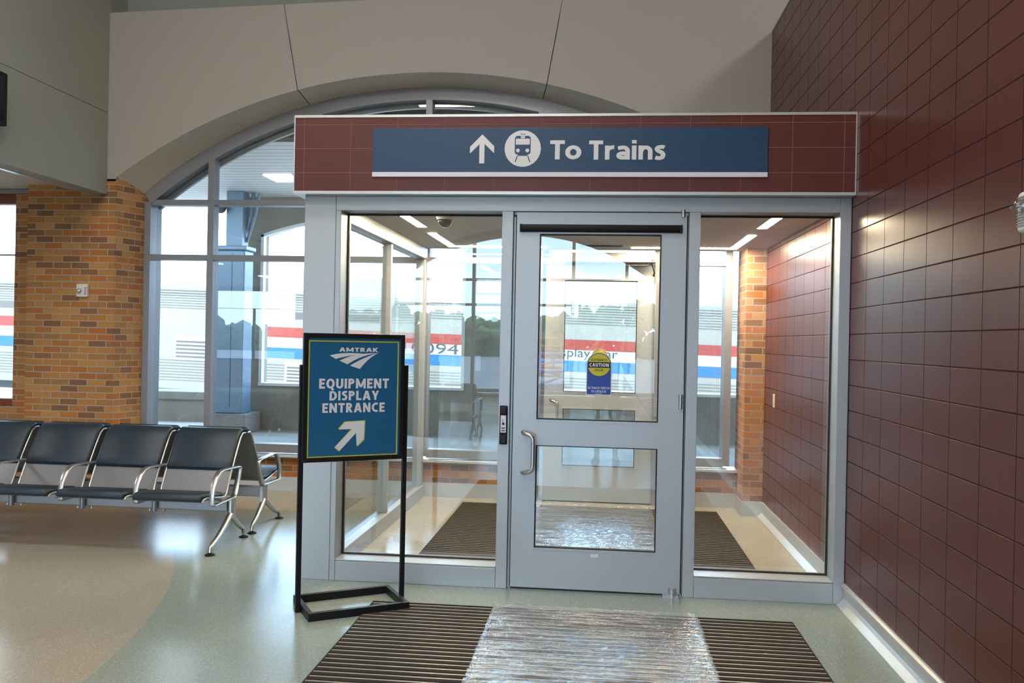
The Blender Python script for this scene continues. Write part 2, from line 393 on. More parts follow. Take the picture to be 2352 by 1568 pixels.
def stroke_text(mb, body, x0, z0, width, height, y, depth=0.0012, t=0.19, gap=0.13, slant=0.0):
    items = []; cur = 0.0
    for ch in body:
        if ch == ' ': cur += 0.30; continue
        wd, cs, ds = glyph(ch, t)
        polys = []
        for P in cs:
            Lf, Rt = [], []
            closed = len(P) > 4 and abs(P[0][0]-P[-1][0]) < 1e-6 and abs(P[0][1]-P[-1][1]) < 1e-6
            for i, p in enumerate(P):
                a_ = P[i-1] if i > 0 else (P[-2] if closed else P[i]); b_ = P[i+1] if i < len(P)-1 else (P[1] if closed else P[i])
                dx, dy = b_[0]-a_[0], b_[1]-a_[1]; l_ = math.hypot(dx, dy) or 1
                nx, ny = -dy/l_*t/2, dx/l_*t/2
                Lf.append((p[0]+nx, p[1]+ny)); Rt.append((p[0]-nx, p[1]-ny))
            polys.append(('strip', Lf, Rt))
        for (ax, ay), (bx_, by) in ds:
            dx, dy = bx_-ax, by-ay; l_ = math.hypot(dx, dy); ux, uy = dx/l_, dy/l_
            hw = t/2/max(abs(uy), 0.35)                 # horizontal half width, ends cut level
            polys.append(('strip', [(ax-hw, ay), (bx_-hw, by)], [(ax+hw, ay), (bx_+hw, by)]))
        items.append((cur, polys)); cur += wd + gap
    total = cur - gap
    def mp_(px, pz): return (x0 + (px + slant*pz)/total*width, z0 + pz*height)
    for off, polys in items:
        for kk, (_, Lf, Rt) in enumerate(polys):
            rings = []; y_ = y; y = y - kk*0.00006
            for l_, r_ in zip(Lf, Rt):
                a_ = mp_(l_[0]+off, l_[1]); b_ = mp_(r_[0]+off, r_[1])
                rings.append([(a_[0], y-depth, a_[1]), (b_[0], y-depth, b_[1]), (b_[0], y, b_[1]), (a_[0], y, a_[1])])
            mb.loft(rings, closed=True, cap=True); y = y_
    return mb

def woff(p):
    v = Vector((0, 0, 0))
    while p is not None: v += p.location; p = p.parent
    return v
def obj(name, mb, m, parent=None, local=False, smooth=False, bevel=0.0, seg=2, subsurf=0):
    me = bpy.data.meshes.new(name); mb.bm.normal_update(); mb.bm.to_mesh(me); mb.bm.free()
    o = bpy.data.objects.new(name, me); COL.objects.link(o)
    for x in (m if isinstance(m, (list, tuple)) else [m]): me.materials.append(x)
    if parent is not None:
        o.parent = parent
        if not local: me.transform(Matrix.Translation(-woff(parent)))
    if smooth:
        for p in me.polygons: p.use_smooth = True
        if smooth != 'all':
            try: me.set_sharp_from_angle(angle=math.radians(smooth if smooth > 1 else 40))
            except Exception: pass
    if bevel:
        b = o.modifiers.new('bevel', 'BEVEL'); b.width = bevel; b.segments = seg; b.limit_method = 'ANGLE'; b.angle_limit = math.radians(35)
    if subsurf:
        b = o.modifiers.new('subsurf', 'SUBSURF'); b.levels = subsurf; b.render_levels = subsurf
    return o
def tag(o, label, cat, group=None):
    o['label'] = label; o['category'] = cat
    if group: o['group'] = group
    return o
def thing(name, label, cat, loc=(0, 0, 0), rot=0.0, group=None):
    o = bpy.data.objects.new(name, None); COL.objects.link(o); o.empty_display_size = 0.1
    o.location = loc; o.rotation_euler = (0, 0, rot)
    return tag(o, label, cat, group)
def struct(name, mb=None, m=None, loc=(0, 0, 0), label=None, cat=None, **kw):
    if mb is None:
        o = bpy.data.objects.new(name, None); COL.objects.link(o); o.location = loc; o.empty_display_size = 0.1
    else: o = obj(name, mb, m, None, **kw)
    o['kind'] = 'structure'
    if label: o['label'] = label; o['category'] = cat
    return o
def dup(root, loc, rot, label, group):
    def cp(o, par):
        c = o.copy(); COL.objects.link(c)
        if par is not None: c.parent = par
        for ch in list(o.children): cp(ch, c)
        return c
    r = cp(root, None); r.location = loc; r.rotation_euler = (0, 0, rot); r['label'] = label
    if group: r['group'] = group
    return r
def arcz(x, R, cx, cz): return cz + math.sqrt(max(R*R - (x-cx)**2, 0))

XW = 1.4947        # tiled wall
YF = 5.44          # vestibule front face
YB = 8.45          # window wall frame face
YR = -8.0          # rear window wall

# ------------------------------------------------------------------ shell
struct('floor', MB().box(-12.2, 7.2, YR-0.35, 8.62, -0.12, 0.0), M_floor, label='pale green and cream speckled terrazzo floor', cat='floor')
struct('wall_right', MB().box(XW, XW+0.2, YR, 8.15, 0.0, 4.41), M_tileR, label='tall dark maroon tiled wall', cat='wall')
mb = MB().box(XW-0.006, XW, -7.98, YF-0.005, 0.0, 0.135)
mb.prism([(XW-0.006, -7.98, 0.13), (XW-0.022, -7.98, 0.125), (XW-0.022, -7.98, 0.11), (XW-0.006, -7.98, 0.10)], (0, YF+7.975, 0))
mb.prism([(XW-0.006, -7.98, 0.0), (XW-0.05, -7.98, 0.0), (XW-0.05, -7.98, 0.004), (XW-0.016, -7.98, 0.03), (XW-0.006, -7.98, 0.05)], (0, YF+7.975, 0))
struct('baseboard_right', mb, M_base)
mb = MB().box(XW-0.012, XW, 5.67, 8.10, 0.0, 0.135)
mb.prism([(XW-0.012, 5.67, 0.0), (XW-0.05, 5.67, 0.0), (XW-0.05, 5.67, 0.004), (XW-0.012, 5.67, 0.04)], (0, 2.43, 0))
mb.box(1.30, 1.49, 8.095, 8.118, 0, 0.135); mb.box(1.298, 1.312, 8.118, 8.40, 0, 0.135)
struct('vestibule_baseboard', mb, M_base)

# fascia with the arched opening, three panels separated by open joints, with the splayed reveal
AF = (5.28, -1.672, -1.208); AB = (4.64, -1.70, -0.612)
def fascia(y0, yb, sgn, structname, lab):
    root = struct(structname, loc=(-1.67, y0, 3.0), label=lab, cat='wall')
    g = 0.004
    j1b, j1t, j2b, j2t = (-2.94, 3.91), (-3.09, 4.74), (-0.545, 3.94), (-0.40, 4.80)
    def ft(x): return 4.69 + 0.028*(x+4.87)
    def panel(xa, xb, top):
        n = 24
        xs = [xa + (xb-xa)*i/n for i in range(n+1)]
        arc = [(x, y0, arcz(x, *AF)) for x in xs]
        poly = [(p[0], p[1], p[2]) for p in arc] + top
        m_ = MB().prism(poly, (0, 0.02*sgn, 0))
        rings = []
        for f, yy in ((0, 0), (0.25, 0.10), (0.62, 0.22), (0.9, 0.30), (1.0, 0.33)):
            ring = []
            for x in xs:
                th = math.atan2(arcz(x, *AF)-AF[2], x-AF[1])
                xe = AB[1] + (x - AF[1]) * (2.94/3.03)
                ze = arcz(xe, *AB)
                ring.append((x + (xe-x)*f, y0 + yy*sgn, arcz(x, *AF) + (ze-arcz(x, *AF))*f))
            rings.append(ring)
        return m_, MB().loft(rings)
    a = panel(-4.755, j1b[0]-g, [(j1t[0]-g, y0, ft(j1t[0])), (-4.885, y0, 4.69), (-4.905, y0, 3.04), (-4.76, y0, 3.04)])
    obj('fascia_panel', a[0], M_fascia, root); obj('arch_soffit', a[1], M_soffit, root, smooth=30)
    b = panel(j1b[0]+g, j2b[0]-g, [(j2t[0]-g, y0, ft(j2t[0])), (j1t[0]+g, y0, ft(j1t[0]))])
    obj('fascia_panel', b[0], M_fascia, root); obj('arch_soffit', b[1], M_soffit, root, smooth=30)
    c = panel(j2b[0]+g, 1.316, [(1.36, y0, 3.14), (7.0, y0, 3.14), (7.0, y0, ft(7.0)), (j2t[0]+g, y0, ft(j2t[0]))])
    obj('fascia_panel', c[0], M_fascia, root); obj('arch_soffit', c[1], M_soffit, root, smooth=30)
    return root
fascia(8.12, 8.45, 1, 'wall_front', 'warm grey panelled fascia wall with the big arched opening')
fascia(YR+0.33, YR, -1, 'wall_rear', 'warm grey fascia wall behind the camera with arched opening')
# masonry above the arched windows, behind the fascias
def arch_spandrel(y0, y1, name):
    xs = [-4.64 + (1.24+4.64)*i/40 for i in range(41)]
    poly = [(x, y0, arcz(x, 4.64, -1.70, -0.60)) for x in xs] + [(1.24, y0, 3.05), (7.0, y0, 3.05), (7.0, y0, 6.7), (-5.5, y0, 6.7), (-5.5, y0, 3.16), (-5.0, y0, 3.16), (-5.0, y0, 3.05), (-4.64, y0, 3.05)]
    struct(name, MB().prism(poly, (0, y1-y0, 0)), M_upper)
arch_spandrel(8.455, 8.70, 'front_upper_wall')
arch_spandrel(YR-0.25, YR-0.005, 'rear_upper_wall')
struct('front_right_wall', MB().box(1.70, 7.0, 8.2, 8.6, 0, 3.14), M_upper)
struct('rear_right_wall', MB().box(1.70, 7.0, YR-0.25, YR, 0, 3.14), M_upper)
struct('far_right_wall', MB().box(7.0, 7.2, YR-0.2, 8.7, 0, 6.7), M_upper)
struct('far_left_wall', MB().box(-12.2, -12.0, YR-0.2, 8.7, 0, 3.2), M_upper)
struct('ceiling', MB().box(-5.6, 7.2, YR-0.3, 8.75, 6.6, 6.75), M_ceil)
struct('aisle_ceiling', MB().box(-12.2, -5.0, YR-0.3, 8.75, 3.0, 3.15), M_ceil)
# bulkhead: two boards with an open joint, metal edge below
mb = MB().box(-5.0, -4.85, YR+0.34, 8.115, 2.91, 3.703).box(-5.0, -4.85, YR+0.34, 8.115, 3.709, 6.6)
mb.box(-4.995, -4.86, YR+0.34, 8.115, 3.70, 3.712)
mb.box(-5.0, -4.86, 8.145, 8.454, 3.065, 6.6); mb.box(-5.0, -4.86, YR, YR+0.30, 3.065, 6.6)
struct('bulkhead_wall', mb, M_bulk, label='sage grey bulkhead wall above the side aisle', cat='wall')
struct('trim_1', MB().box(-5.05, -5.001, YR+0.34, 8.10, 2.905, 2.999), M_trim)

# brick piers and low walls
def pier(y0, sgn, nm):
    pts = [(-5.67, y0, 0), (-4.755, y0, 0), (-4.643, y0+0.33*sgn, 0), (-4.643, y0+0.55*sgn, 0), (-5.67, y0+0.55*sgn, 0)]
    return struct(nm, MB().prism(pts, (0, 0, 3.06)), M_brick, label='orange brick pier left of the arched window' if sgn > 0 else 'orange brick pier behind the camera', cat='pier')
pier(8.12, 1, 'front_pier_wall')
pier(YR+0.33, -1, 'rear_pier_wall')
struct('front_pilaster_wall', MB().box(1.316, XW-0.002, 8.12, 8.62, 0, 3.14), M_brick)
struct('rear_pilaster_wall', MB().box(1.316, XW-0.002, YR-0.2, YR+0.33, 0, 3.14), M_brick)
def low_wall(y, sgn, segs, nm):
    a = MB()
    for x0, x1 in segs:
        a.box(x0, x1, min(y+0.05*sgn, y+0.25*sgn), max(y+0.05*sgn, y+0.25*sgn), 0, 0.34)
    struct(nm, a, M_brick)
    b = MB(); c = MB()
    for x0, x1 in segs:
        ys = sorted((y-0.03*sgn, y+0.2*sgn)); b.box(x0, x1, ys[0], ys[1], 0.342, 0.372)
        ys = sorted((y+0.03*sgn, y+0.05*sgn)); c.box(x0, x1, ys[0], ys[1], 0.0, 0.14)
    struct('trim_2' if sgn > 0 else 'trim_3', b, M_trim, bevel=0.004)
    struct('baseboard_front' if sgn > 0 else 'baseboard_rear', c, M_base)
low_wall(YB, 1, [(-4.64, -0.60), (0.55, 1.314)], 'front_low_wall')
low_wall(YR, -1, [(-4.64, 1.314)], 'rear_low_wall')
# aisle front / rear walls with window openings
def aisle_wall(y0, y1, nm):
    a = MB(); yy = sorted((y0, y1))
    wins = [(-8.6, -6.0), (-11.6, -9.0)]
    edges = [-12.0, -11.6, -9.0, -8.6, -6.0, -5.67]
    a.box(-12.0, -5.67, *yy, 0, 0.78); a.box(-12.0, -5.67, *yy, 2.96, 3.0)
    for x0, x1 in ((-12.0, -11.6), (-9.0, -8.6), (-6.0, -5.67)): a.box(x0, x1, *yy, 0.78, 2.96)
    struct(nm, a, M_brick)
    return wins
def aisle_window(n, x0, x1, y, sgn):
    r = struct('window_%d' % n, loc=((x0+x1)/2, y, 0.78), label='brown trimmed aisle window beside the brick pier' if n == 3 else 'brown trimmed aisle window', cat='window')
    yy = sorted((y, y+0.12*sgn))
    t = MB().box(x0, x1, *yy, 0.78, 0.85).box(x0, x1, *yy, 2.86, 2.96)
    obj('window_trim', t, M_brown, r, bevel=0.006)
    yy = sorted((y+0.03*sgn, y+0.10*sgn))
    f = MB().box(x0, x0+0.03, *yy, 0.851, 2.859).box(x1-0.03, x1, *yy, 0.851, 2.859).box(x0+0.03, x1-0.03, *yy, 2.33, 2.345)
    f.box((x0+x1)/2-0.03, (x0+x1)/2+0.03, *yy, 0.851, 2.33)
    obj('window_frame', f, M_frame2, r)
    yy = sorted((y+0.06*sgn, y+0.068*sgn))
    obj('pane', MB().box(x0+0.03, x1-0.03, *yy, 0.851, 2.859), M_glass, r)
k = 3
for (ya, yb, sg, nm) in ((8.40, 8.62, 1, 'front_aisle_wall'), (YR, YR-0.22, -1, 'rear_aisle_wall')):
    for x0, x1 in aisle_wall(ya, yb, nm):
        aisle_window(k, x0, x1, ya+0.04*sg, sg); k += 1
struct('trim_4', MB().box(-12.0, -5.75, 8.355, 8.398, 2.955, 2.995), M_frame2)

# ------------------------------------------------------------------ arched windows
COLS = [-4.575, -3.94, -2.83, -1.72, -0.61, 0.54, 1.18]
def arch_window(y, sgn, num, door_bay, lab):
    r = struct('window_%d' % num, loc=(-1.70, y, 0.0), label=lab, cat='window')
    def YY(a, b): return sorted((y+a*sgn, y+b*sgn))
    Ro, Ri, cx, cz = 4.628, 4.505, -1.70, -0.60
    # curved head and jambs
    n = 60
    xo = [-4.64 + 5.88*i/n for i in range(n+1)]
    def ring(R, yy, wd):
        out_ = []
        for i in range(n+1):
            x = -1.70 + (2.94-wd)*(-1+2*i/n)
            out_.append((x, yy, arcz(x, R, cx, cz)))
        return out_
    ya, yb = y, y+0.125*sgn
    f = MB()
    f.loft([ring(Ro, yb, 0), ring(Ro, ya, 0), ring(Ri, ya, 0.066), ring(Ri, yb, 0.066), ring(Ri-0.05, yb, 0.09), ring(Ri-0.05, yb+0.04*sgn, 0.09)])
    zj = arcz(-4.64, Ro, cx, cz); zj2 = arcz(-4.574, Ri, cx, cz)
    for (a, b, c) in ((-4.64, -4.574, -4.44), (1.24, 1.174, 1.04)):
        xs_ = sorted((a, b)); f.box(xs_[0], xs_[1], *YY(0, 0.23), 0.40, min(zj, zj2)+0.02)
    obj('window_frame', f, M_frame2, r, smooth=30)
    for i, x in enumerate(COLS[1:-1]):
        z0 = 0.40
        if door_bay is not None and i in (door_bay, door_bay-1): z0 = 0.0
        obj('mullion', MB().box(x-0.033, x+0.033, *YY(0.002, 0.125), z0, arcz(x, Ri, cx, cz)+0.02), M_frame2, r, bevel=0.003)
    for z in (2.33, 2.885):
        t = MB()
        for i in range(len(COLS)-1):
            t.box(COLS[i]+(0.034 if i else 0), COLS[i+1]-(0.034 if i < len(COLS)-2 else 0), *YY(0.004, 0.12), z-0.028, z+0.028)
        obj('transom', t, M_frame2, r)
    b = MB()
    for i in range(len(COLS)-1):
        if i == door_bay: continue
        b.box(COLS[i]+(0.034 if i else 0), COLS[i+1]-(0.034 if i < len(COLS)-2 else 0), *YY(0.0, 0.125), 0.385, 0.47)
    obj('bottom_rail', b, M_frame2, r, bevel=0.004)
    for i in range(len(COLS)-1):
        a, c = COLS[i]+0.0335, COLS[i+1]-0.0335
        yg = YY(0.07, 0.078)
        rows = [(0.472, 2.301), (2.359, 2.856)]
        if i == door_bay: rows = rows[1:]
        for z0, z1 in rows: obj('pane', MB().box(a, c, *yg, z0, z1), M_glass, r)
        xs = [a + (c-a)*k/8 for k in range(9)]
        poly = [(a, yg[0], 2.914), (c, yg[0], 2.914)] + [(x, yg[0], max(arcz(x, Ri-0.03, cx, cz), 2.92)) for x in xs[::-1]]
        obj('pane', MB().prism(poly, (0, 0.008, 0)), M_glass, r)
    return r
arch_window(YB, 1, 1, 4, 'large arched grey framed window wall behind the vestibule')
arch_window(YR, -1, 2, None, 'large arched window wall behind the camera, seen in reflection')

# ------------------------------------------------------------------ vestibule
v = struct('window_7', loc=(-0.2, YF, 0), label='grey aluminium vestibule front with two tall glass side panels', cat='window')
D = 0.22; YG = 5.60
ZH = 2.366; ZT = 2.458
obj('corner_post', MB().box(-1.905, -1.70, YF, YF+D, 0, ZT), M_frame, v, bevel=0.003)
fr = MB()
fr.box(-1.699, -1.664, YF+0.001, YF+D, 0, ZH)                    # left jamb
fr.box(-0.628, -0.558, YF+0.001, YF+D, 0, ZH)                    # mullion
fr.box(0.530, 0.598, YF+0.001, YF+D, 0, ZH)                      # mullion at the hinge side
fr.box(1.428, XW-0.002, YF+0.001, YF+D, 0, ZT)                   # wall jamb
fr.box(-1.699, 1.427, YF+0.001, YF+D, ZH+0.0005, ZT)             # head
fr.box(-1.663, -0.629, YF+0.001, YF+D, 0, 0.125); fr.box(0.599, 1.427, YF+0.001, YF+D, 0, 0.125)
fr.box(-1.663, -0.629, YF+0.004, YF+D, 0.1265, 0.135); fr.box(0.599, 1.427, YF+0.004, YF+D, 0.1265, 0.135)
fr.box(-0.557, -0.542, YF+0.03, YF+D, 0, ZH-0.03); fr.box(0.524, 0.529, YF+0.03, YF+D, 0, ZH-0.03); fr.box(-0.557, 0.529, YF+0.03, YF+D, ZH-0.018, ZH)
obj('frame', fr, M_frame, v, bevel=0.0025)
gk = MB()
for a, b in ((-1.663, -0.629), (0.599, 1.427)):
    for yy in (YG-0.012,):
        gk.box(a, a+0.008, yy, yy+0.024, 0.136, ZH); gk.box(b-0.008, b, yy, yy+0.024, 0.136, ZH)
        gk.box(a+0.008, b-0.008, yy, yy+0.024, ZH-0.010, ZH); gk.box(a+0.008, b-0.008, yy, yy+0.024, 0.136, 0.144)
obj('gasket', gk, M_gasket, v)
ws = MB().box(-0.5418, -0.5362, 5.468, 5.480, 0.01, 2.345).box(0.5162, 0.5238, 5.468, 5.480, 0.01, 2.345)
obj('weatherstrip', ws, M_gasket, v)
obj('pane', MB().box(-1.655, -0.637, YG-0.004, YG+0.004, 0.144, ZH-0.01), M_glass, v)
obj('pane', MB().box(0.607, 1.419, YG-0.004, YG+0.004, 0.144, ZH-0.01), M_glass, v)
# left side wall of the vestibule
sw = struct('window_8', loc=(-1.76, 7.0, 0), label='glass side wall of the vestibule with low grey rail', cat='window')
YS0, YS1 = YF+D+0.001, 8.449
f = MB().box(-1.82, -1.70, YS0, YS1, 0, 0.12).box(-1.82, -1.70, YS0, YS1, 2.33, 2.436)
f.box(-1.80, -1.71, 8.36, YS1, 0.121, 2.329).box(-1.80, -1.72, 7.02, 7.07, 0.121, 2.329)
obj('frame', f, M_frame, sw, bevel=0.003)
obj('pane', MB().box(-1.764, -1.756, YS0+0.002, 7.019, 0.122, 2.328), M_glass, sw)
obj('pane', MB().box(-1.764, -1.756, 7.071, 8.359, 0.122, 2.328), M_glass, sw)

# canopy box above, tile clad
hd = struct('header_wall', loc=(-0.23, 5.36, 2.463), label='maroon tiled header box over the vestibule', cat='wall')
obj('tile_face', MB().box(-1.948, XW-0.004, 5.362, 8.40, 2.478, 2.938), M_tileH, hd)
e = MB()
e.box(-1.956, XW-0.002, 5.358, 8.41, 2.939, 2.955); e.box(-1.956, XW-0.002, 5.358, 8.41, 2.4585, 2.477)
e.box(-1.956, -1.9485, 5.358, 5.37, 2.4775, 2.9385); e.box(XW-0.0095, XW-0.002, 5.3575, 5.3618, 2.4775, 2.9385)
obj('edge_trim', e, M_trim, hd)
struct('vestibule_ceiling', MB().box(-1.70, XW-0.002, YF+D+0.001, 8.41, 2.437, 2.458), M_vceil)

# entrance doors (front and back are the same design)
def door_leaf(num, y, dx, lab, front):
    g0, g1, g2, g3 = (0.262, 0.905, 1.066, 2.228) if front else (0.350, 0.905, 1.066, 2.150)    # bottoms and tops of the two panes
    d = struct('door_%d' % num, loc=(-0.01+dx, y, 0.0), label=lab, cat='door')
    x0, x1 = -0.536+dx, 0.516+dx
    a, b = (-0.39+dx, 0.364+dx) if front else (-0.352+dx, 0.346+dx)
    ya, yb = y, y+0.045
    f = MB()
    f.box(x0, a, ya, yb, 0.012, 2.362); f.box(b, x1, ya, yb, 0.012, 2.362)
    f.box(a+.0003, b-.0003, ya, yb, 0.012, g0); f.box(a+.0003, b-.0003, ya, yb, g1, g2); f.box(a+.0003, b-.0003, ya, yb, g3, 2.362)
    obj('door_frame', f, M_frame, d)
    g = MB()
    for z0, z1 in ((g0, g1), (g2, g3)):
        g.box(a, a+0.007, ya+0.008, yb-0.008, z0, z1).box(b-0.007, b, ya+0.008, yb-0.008, z0, z1)
        g.box(a+0.007, b-0.007, ya+0.008, yb-0.008, z1-0.007, z1).box(a+0.007, b-0.007, ya+0.008, yb-0.008, z0, z0+0.007)
    obj('gasket', g, M_gasket, d)
    bd = MB()
    for z0, z1 in ((g0, g1), (g2, g3)):
        for q in ((a-0.012, a, z0-0.012, z1+0.012), (b, b+0.012, z0-0.012, z1+0.012)): bd.box(q[0], q[1], ya-0.003, ya, q[2], q[3])
        bd.box(a, b, ya-0.003, ya, z1, z1+0.012); bd.box(a, b, ya-0.003, ya, z0-0.012, z0)
    obj('glazing_bead', bd, M_frame, d)
    obj('pane', MB().box(a+0.007, b-0.007, ya+0.018, ya+0.026, g2+0.007, g3-0.007), M_glass, d)
    obj('pane', MB().box(a+0.007, b-0.007, ya+0.018, ya+0.026, g0+0.007, g1-0.007), M_glass, d)
    obj('door_sweep', MB().box(x0+0.002, x1-0.002, ya+0.006, yb-0.006, 0.001, 0.0118), M_gasket, d)
    # pull handle
    hx = -0.469+dx
    h = MB(); path = []
    zt, zb, rx = 0.985, 0.735, 0.065
    P = [(hx, ya, zt), (hx, ya-0.035, zt), (hx+0.012, ya-0.062, zt-0.003), (hx+0.05, ya-0.078, zt-0.012), (hx+0.066, ya-0.08, zt-0.03), (hx+0.068, ya-0.08, zt-0.06),
         (hx+0.068, ya-0.08, zb+0.06), (hx+0.066, ya-0.08, zb+0.03), (hx+0.05, ya-0.078, zb+0.012), (hx+0.012, ya-0.062, zb+0.003), (hx, ya-0.035, zb), (hx, ya, zb)]
    h.tube(P, 0.0135, 14)
    obj('pull_handle', h, M_steel, d, smooth=60)
    if front:
        h2 = MB().box(a-0.02, a+0.018, yb, yb+0.05, 0.73, 0.90)
        obj('inner_pull', h2, M_steel, d, bevel=0.01)
        bar = MB().lathe((0, 0, 0), [(0.001, -0.5), (0.021, -0.499), (0.024, -0.492), (0.024, 0.492), (0.021, 0.499), (0.001, 0.5)], 'X', 24)
        for v_ in bar.bm.verts: v_.co = Vector((v_.co.x*0.99 - 0.014+dx, ya - 0.012 + v_.co.y*0.55, 2.262 + v_.co.z))
        obj('sensor_bar', bar, M_blackpl, d, smooth=40)
        for s in (-1, 1):
            c0 = -0.014+dx + s*0.495
            obj('bar_end_cap', MB().box(c0-0.007, c0+0.007, ya-0.027, ya, 2.237, 2.287), M_black, d, bevel=0.004)
        obj('rating_label', MB().box(-0.035, 0.012, ya-0.0012, ya-0.0002, 0.218, 0.238), M_vinylw, d)
        obj('hinge_barrel', MB().lathe((0.497, ya-0.012, 1.155), [(0.001, 0), (0.012, 0), (0.012, 0.026), (0.0105, 0.027), (0.0105, 0.029), (0.012, 0.03), (0.012, 0.058), (0.0105, 0.059), (0.0105, 0.061), (0.012, 0.062), (0.012, 0.09), (0.001, 0.09)]), M_steel, d, smooth=40)
        tp = MB().lathe((0.492, ya-0.012, 2.335), [(0.001, 0), (0.013, 0), (0.013, 0.018), (0.010, 0.019), (0.010, 0.021), (0.013, 0.022), (0.013, 0.045), (0.001, 0.045)])
        obj('top_pivot', tp, M_steel, d, smooth=40)
        bp = MB().lathe((0.468, ya-0.018, 0.0), [(0.001, 0), (0.030, 0), (0.030, 0.014), (0.023, 0.016), (0.023, 0.056), (0.001, 0.058)])
        bp.box(0.41, 0.505, ya-0.045, ya-0.001, 0.0005, 0.014)
        obj('bottom_pivot', bp, M_chrome, d, smooth=40)
    return d
door1 = door_leaf(1, 5.452, 0.0, 'grey aluminium and glass entrance door with pull handle', True)
door2 = door_leaf(2, 8.475, 0.0, 'matching outer glass door at the back of the vestibule', False)

# caution decals on the door glass
M_yel = mat('decal_yellow', (0.62, 0.55, 0.03), 0.4); M_dblue = mat('decal_blue', (0.02, 0.06, 0.36), 0.4)
def decal(y, par, cx, zb, sc):
    r = bpy.data.objects.new('caution_decal', None); COL.objects.link(r); r.parent = par; r.location = Vector((cx, y, zb)) - woff(par)
    r.empty_display_size = 0.05
    W_, H_ = 0.158*sc, 0.268*sc
    rad = W_*0.5
    def outline(m, cutlow=0):
        rr = rad-m; zc = H_-rad
        return [(cx-rr, zb+m), (cx+rr, zb+m)] + [(cx+rr*math.cos(t), zb+zc+rr*math.sin(t)) for t in [PI*i/20 for i in range(21)]]
    obj('backing', MB().prism([(x, y, z) for x, z in outline(0)], (0, -0.0004, 0)), M_vinylw, r)
    obj('field', MB().prism([(x, y-0.0005, z) for x, z in outline(0.005*sc)], (0, -0.0003, 0)), M_dblue, r)
    zc = zb+H_-rad; R = rad-0.009*sc
    obj('ring', MB().prism([(cx+(R+0.003*sc)*math.cos(2*PI*i/40), y-0.0009, zc+(R+0.003*sc)*math.sin(2*PI*i/40)) for i in range(40)], (0, -0.0002, 0)), M_black, r)
    obj('disc', MB().prism([(cx+R*math.cos(2*PI*i/40), y-0.0012, zc+R*math.sin(2*PI*i/40)) for i in range(40)], (0, -0.0002, 0)), M_yel, r)
    hb = 0.018*sc
    obj('band', MB().box(cx-R*0.98, cx+R*0.98, y-0.0017, y-0.0015, zc-hb, zc+hb), M_black, r)
    for body, dx_, z_, w_, h_, yy_, bo_, mm_ in (('AUTOMATIC', -0.052, zc+0.024*sc, 0.104, 0.015, y-0.0016, 0.006, M_black), ('DOOR', -0.026, zc-0.040*sc, 0.052, 0.015, y-0.0016, 0.006, M_black),
            ('CAUTION', -0.060, zc-0.011*sc, 0.120, 0.022, y-0.0019, 0.018, M_vinylw), ('ACTIVATE SWITCH', -0.067, zb+0.038*sc, 0.134, 0.014, y-0.0010, 0.012, M_vinylw),
            ('TO OPERATE', -0.046, zb+0.016*sc, 0.092, 0.014, y-0.0010, 0.012, M_vinylw)):
        obj('lettering', stroke_text(MB(), body, cx+dx_*sc, z_, w_*sc, h_*sc, yy_, 0.0003, 0.21 if body == 'CAUTION' else 0.16, 0.14), mm_, r)
    obj('small_print', MB().box(cx-0.022*sc, cx+0.022*sc, y-0.0012, y-0.0009, zb+0.008*sc, zb+0.010*sc), M_vinylw, r)
decal(5.4695, door1, -0.005, 1.226, 1.0)
decal(8.4925, door2, -0.005, 1.226, 1.0)

# door operator over the outer door
op = thing('door_operator', 'white swing door operator box above the outer vestibule door', 'door operator', (0.0, 8.40, 2.33))
obj('housing', MB().box(-0.35, 0.51, 8.32, 8.446, 2.318, 2.406), M_white, op, bevel=0.006)
obj('warning_label', MB().box(0.46, 0.49, 8.3185, 8.3198, 2.325, 2.345), mat('label_red', (0.35, 0.05, 0.03), 0.5), op)
a = MB().tube([(0.43, 8.36, 2.318), (0.43, 8.36, 2.29)], 0.014).tube([(0.43, 8.36, 2.292), (0.15, 8.34, 2.287)], 0.009)
obj('arm', a, M_dark, op, smooth=40)
obj('cable', MB().tube([(0.47, 8.40, 2.317), (0.485, 8.41, 2.27), (0.50, 8.44, 2.23), (0.495, 8.47, 2.20)], 0.006), M_blackpl, op, smooth=40)

# touch switch on the mullion
tsw = thing('door_switch', 'narrow black touch switch with white label on door jamb', 'switch', (-0.594, 5.44, 0.905))
obj('housing', MB().box(-0.618, -0.570, 5.424, 5.4405, 0.905, 1.148), M_blackpl, tsw, bevel=0.005)
obj('button_pad', MB().box(-0.612, -0.576, 5.417, 5.4235, 1.095, 1.140), M_black, tsw, bevel=0.004)
obj('button_pad', MB().box(-0.612, -0.576, 5.417, 5.4235, 0.912, 0.965), M_black, tsw, bevel=0.004)
obj('label_plate', MB().box(-0.611, -0.577, 5.4205, 5.4237, 0.980, 1.087), M_vinylw, tsw)
wm = MB().lathe((-0.594, 5.4202, 1.035), [(0.0085, 0.0), (0.0085, -0.0005), (0.006, -0.0005), (0.006, 0.0)], 'Y', 20)
wm.box(-0.599, -0.595, 5.4197, 5.4203, 1.030, 1.052); wm.lathe((-0.597, 5.4202, 1.058), [(0.0035, 0.0), (0.0035, -0.0005), (0.0001, -0.0005)], 'Y', 14)
wm.box(-0.605, -0.583, 5.4197, 5.4203, 1.004, 1.012); wm.box(-0.605, -0.583, 5.4197, 5.4203, 0.988, 0.996)
obj('symbol', wm, mat('symbol_blue', (0.03, 0.08, 0.25), 0.5), tsw)

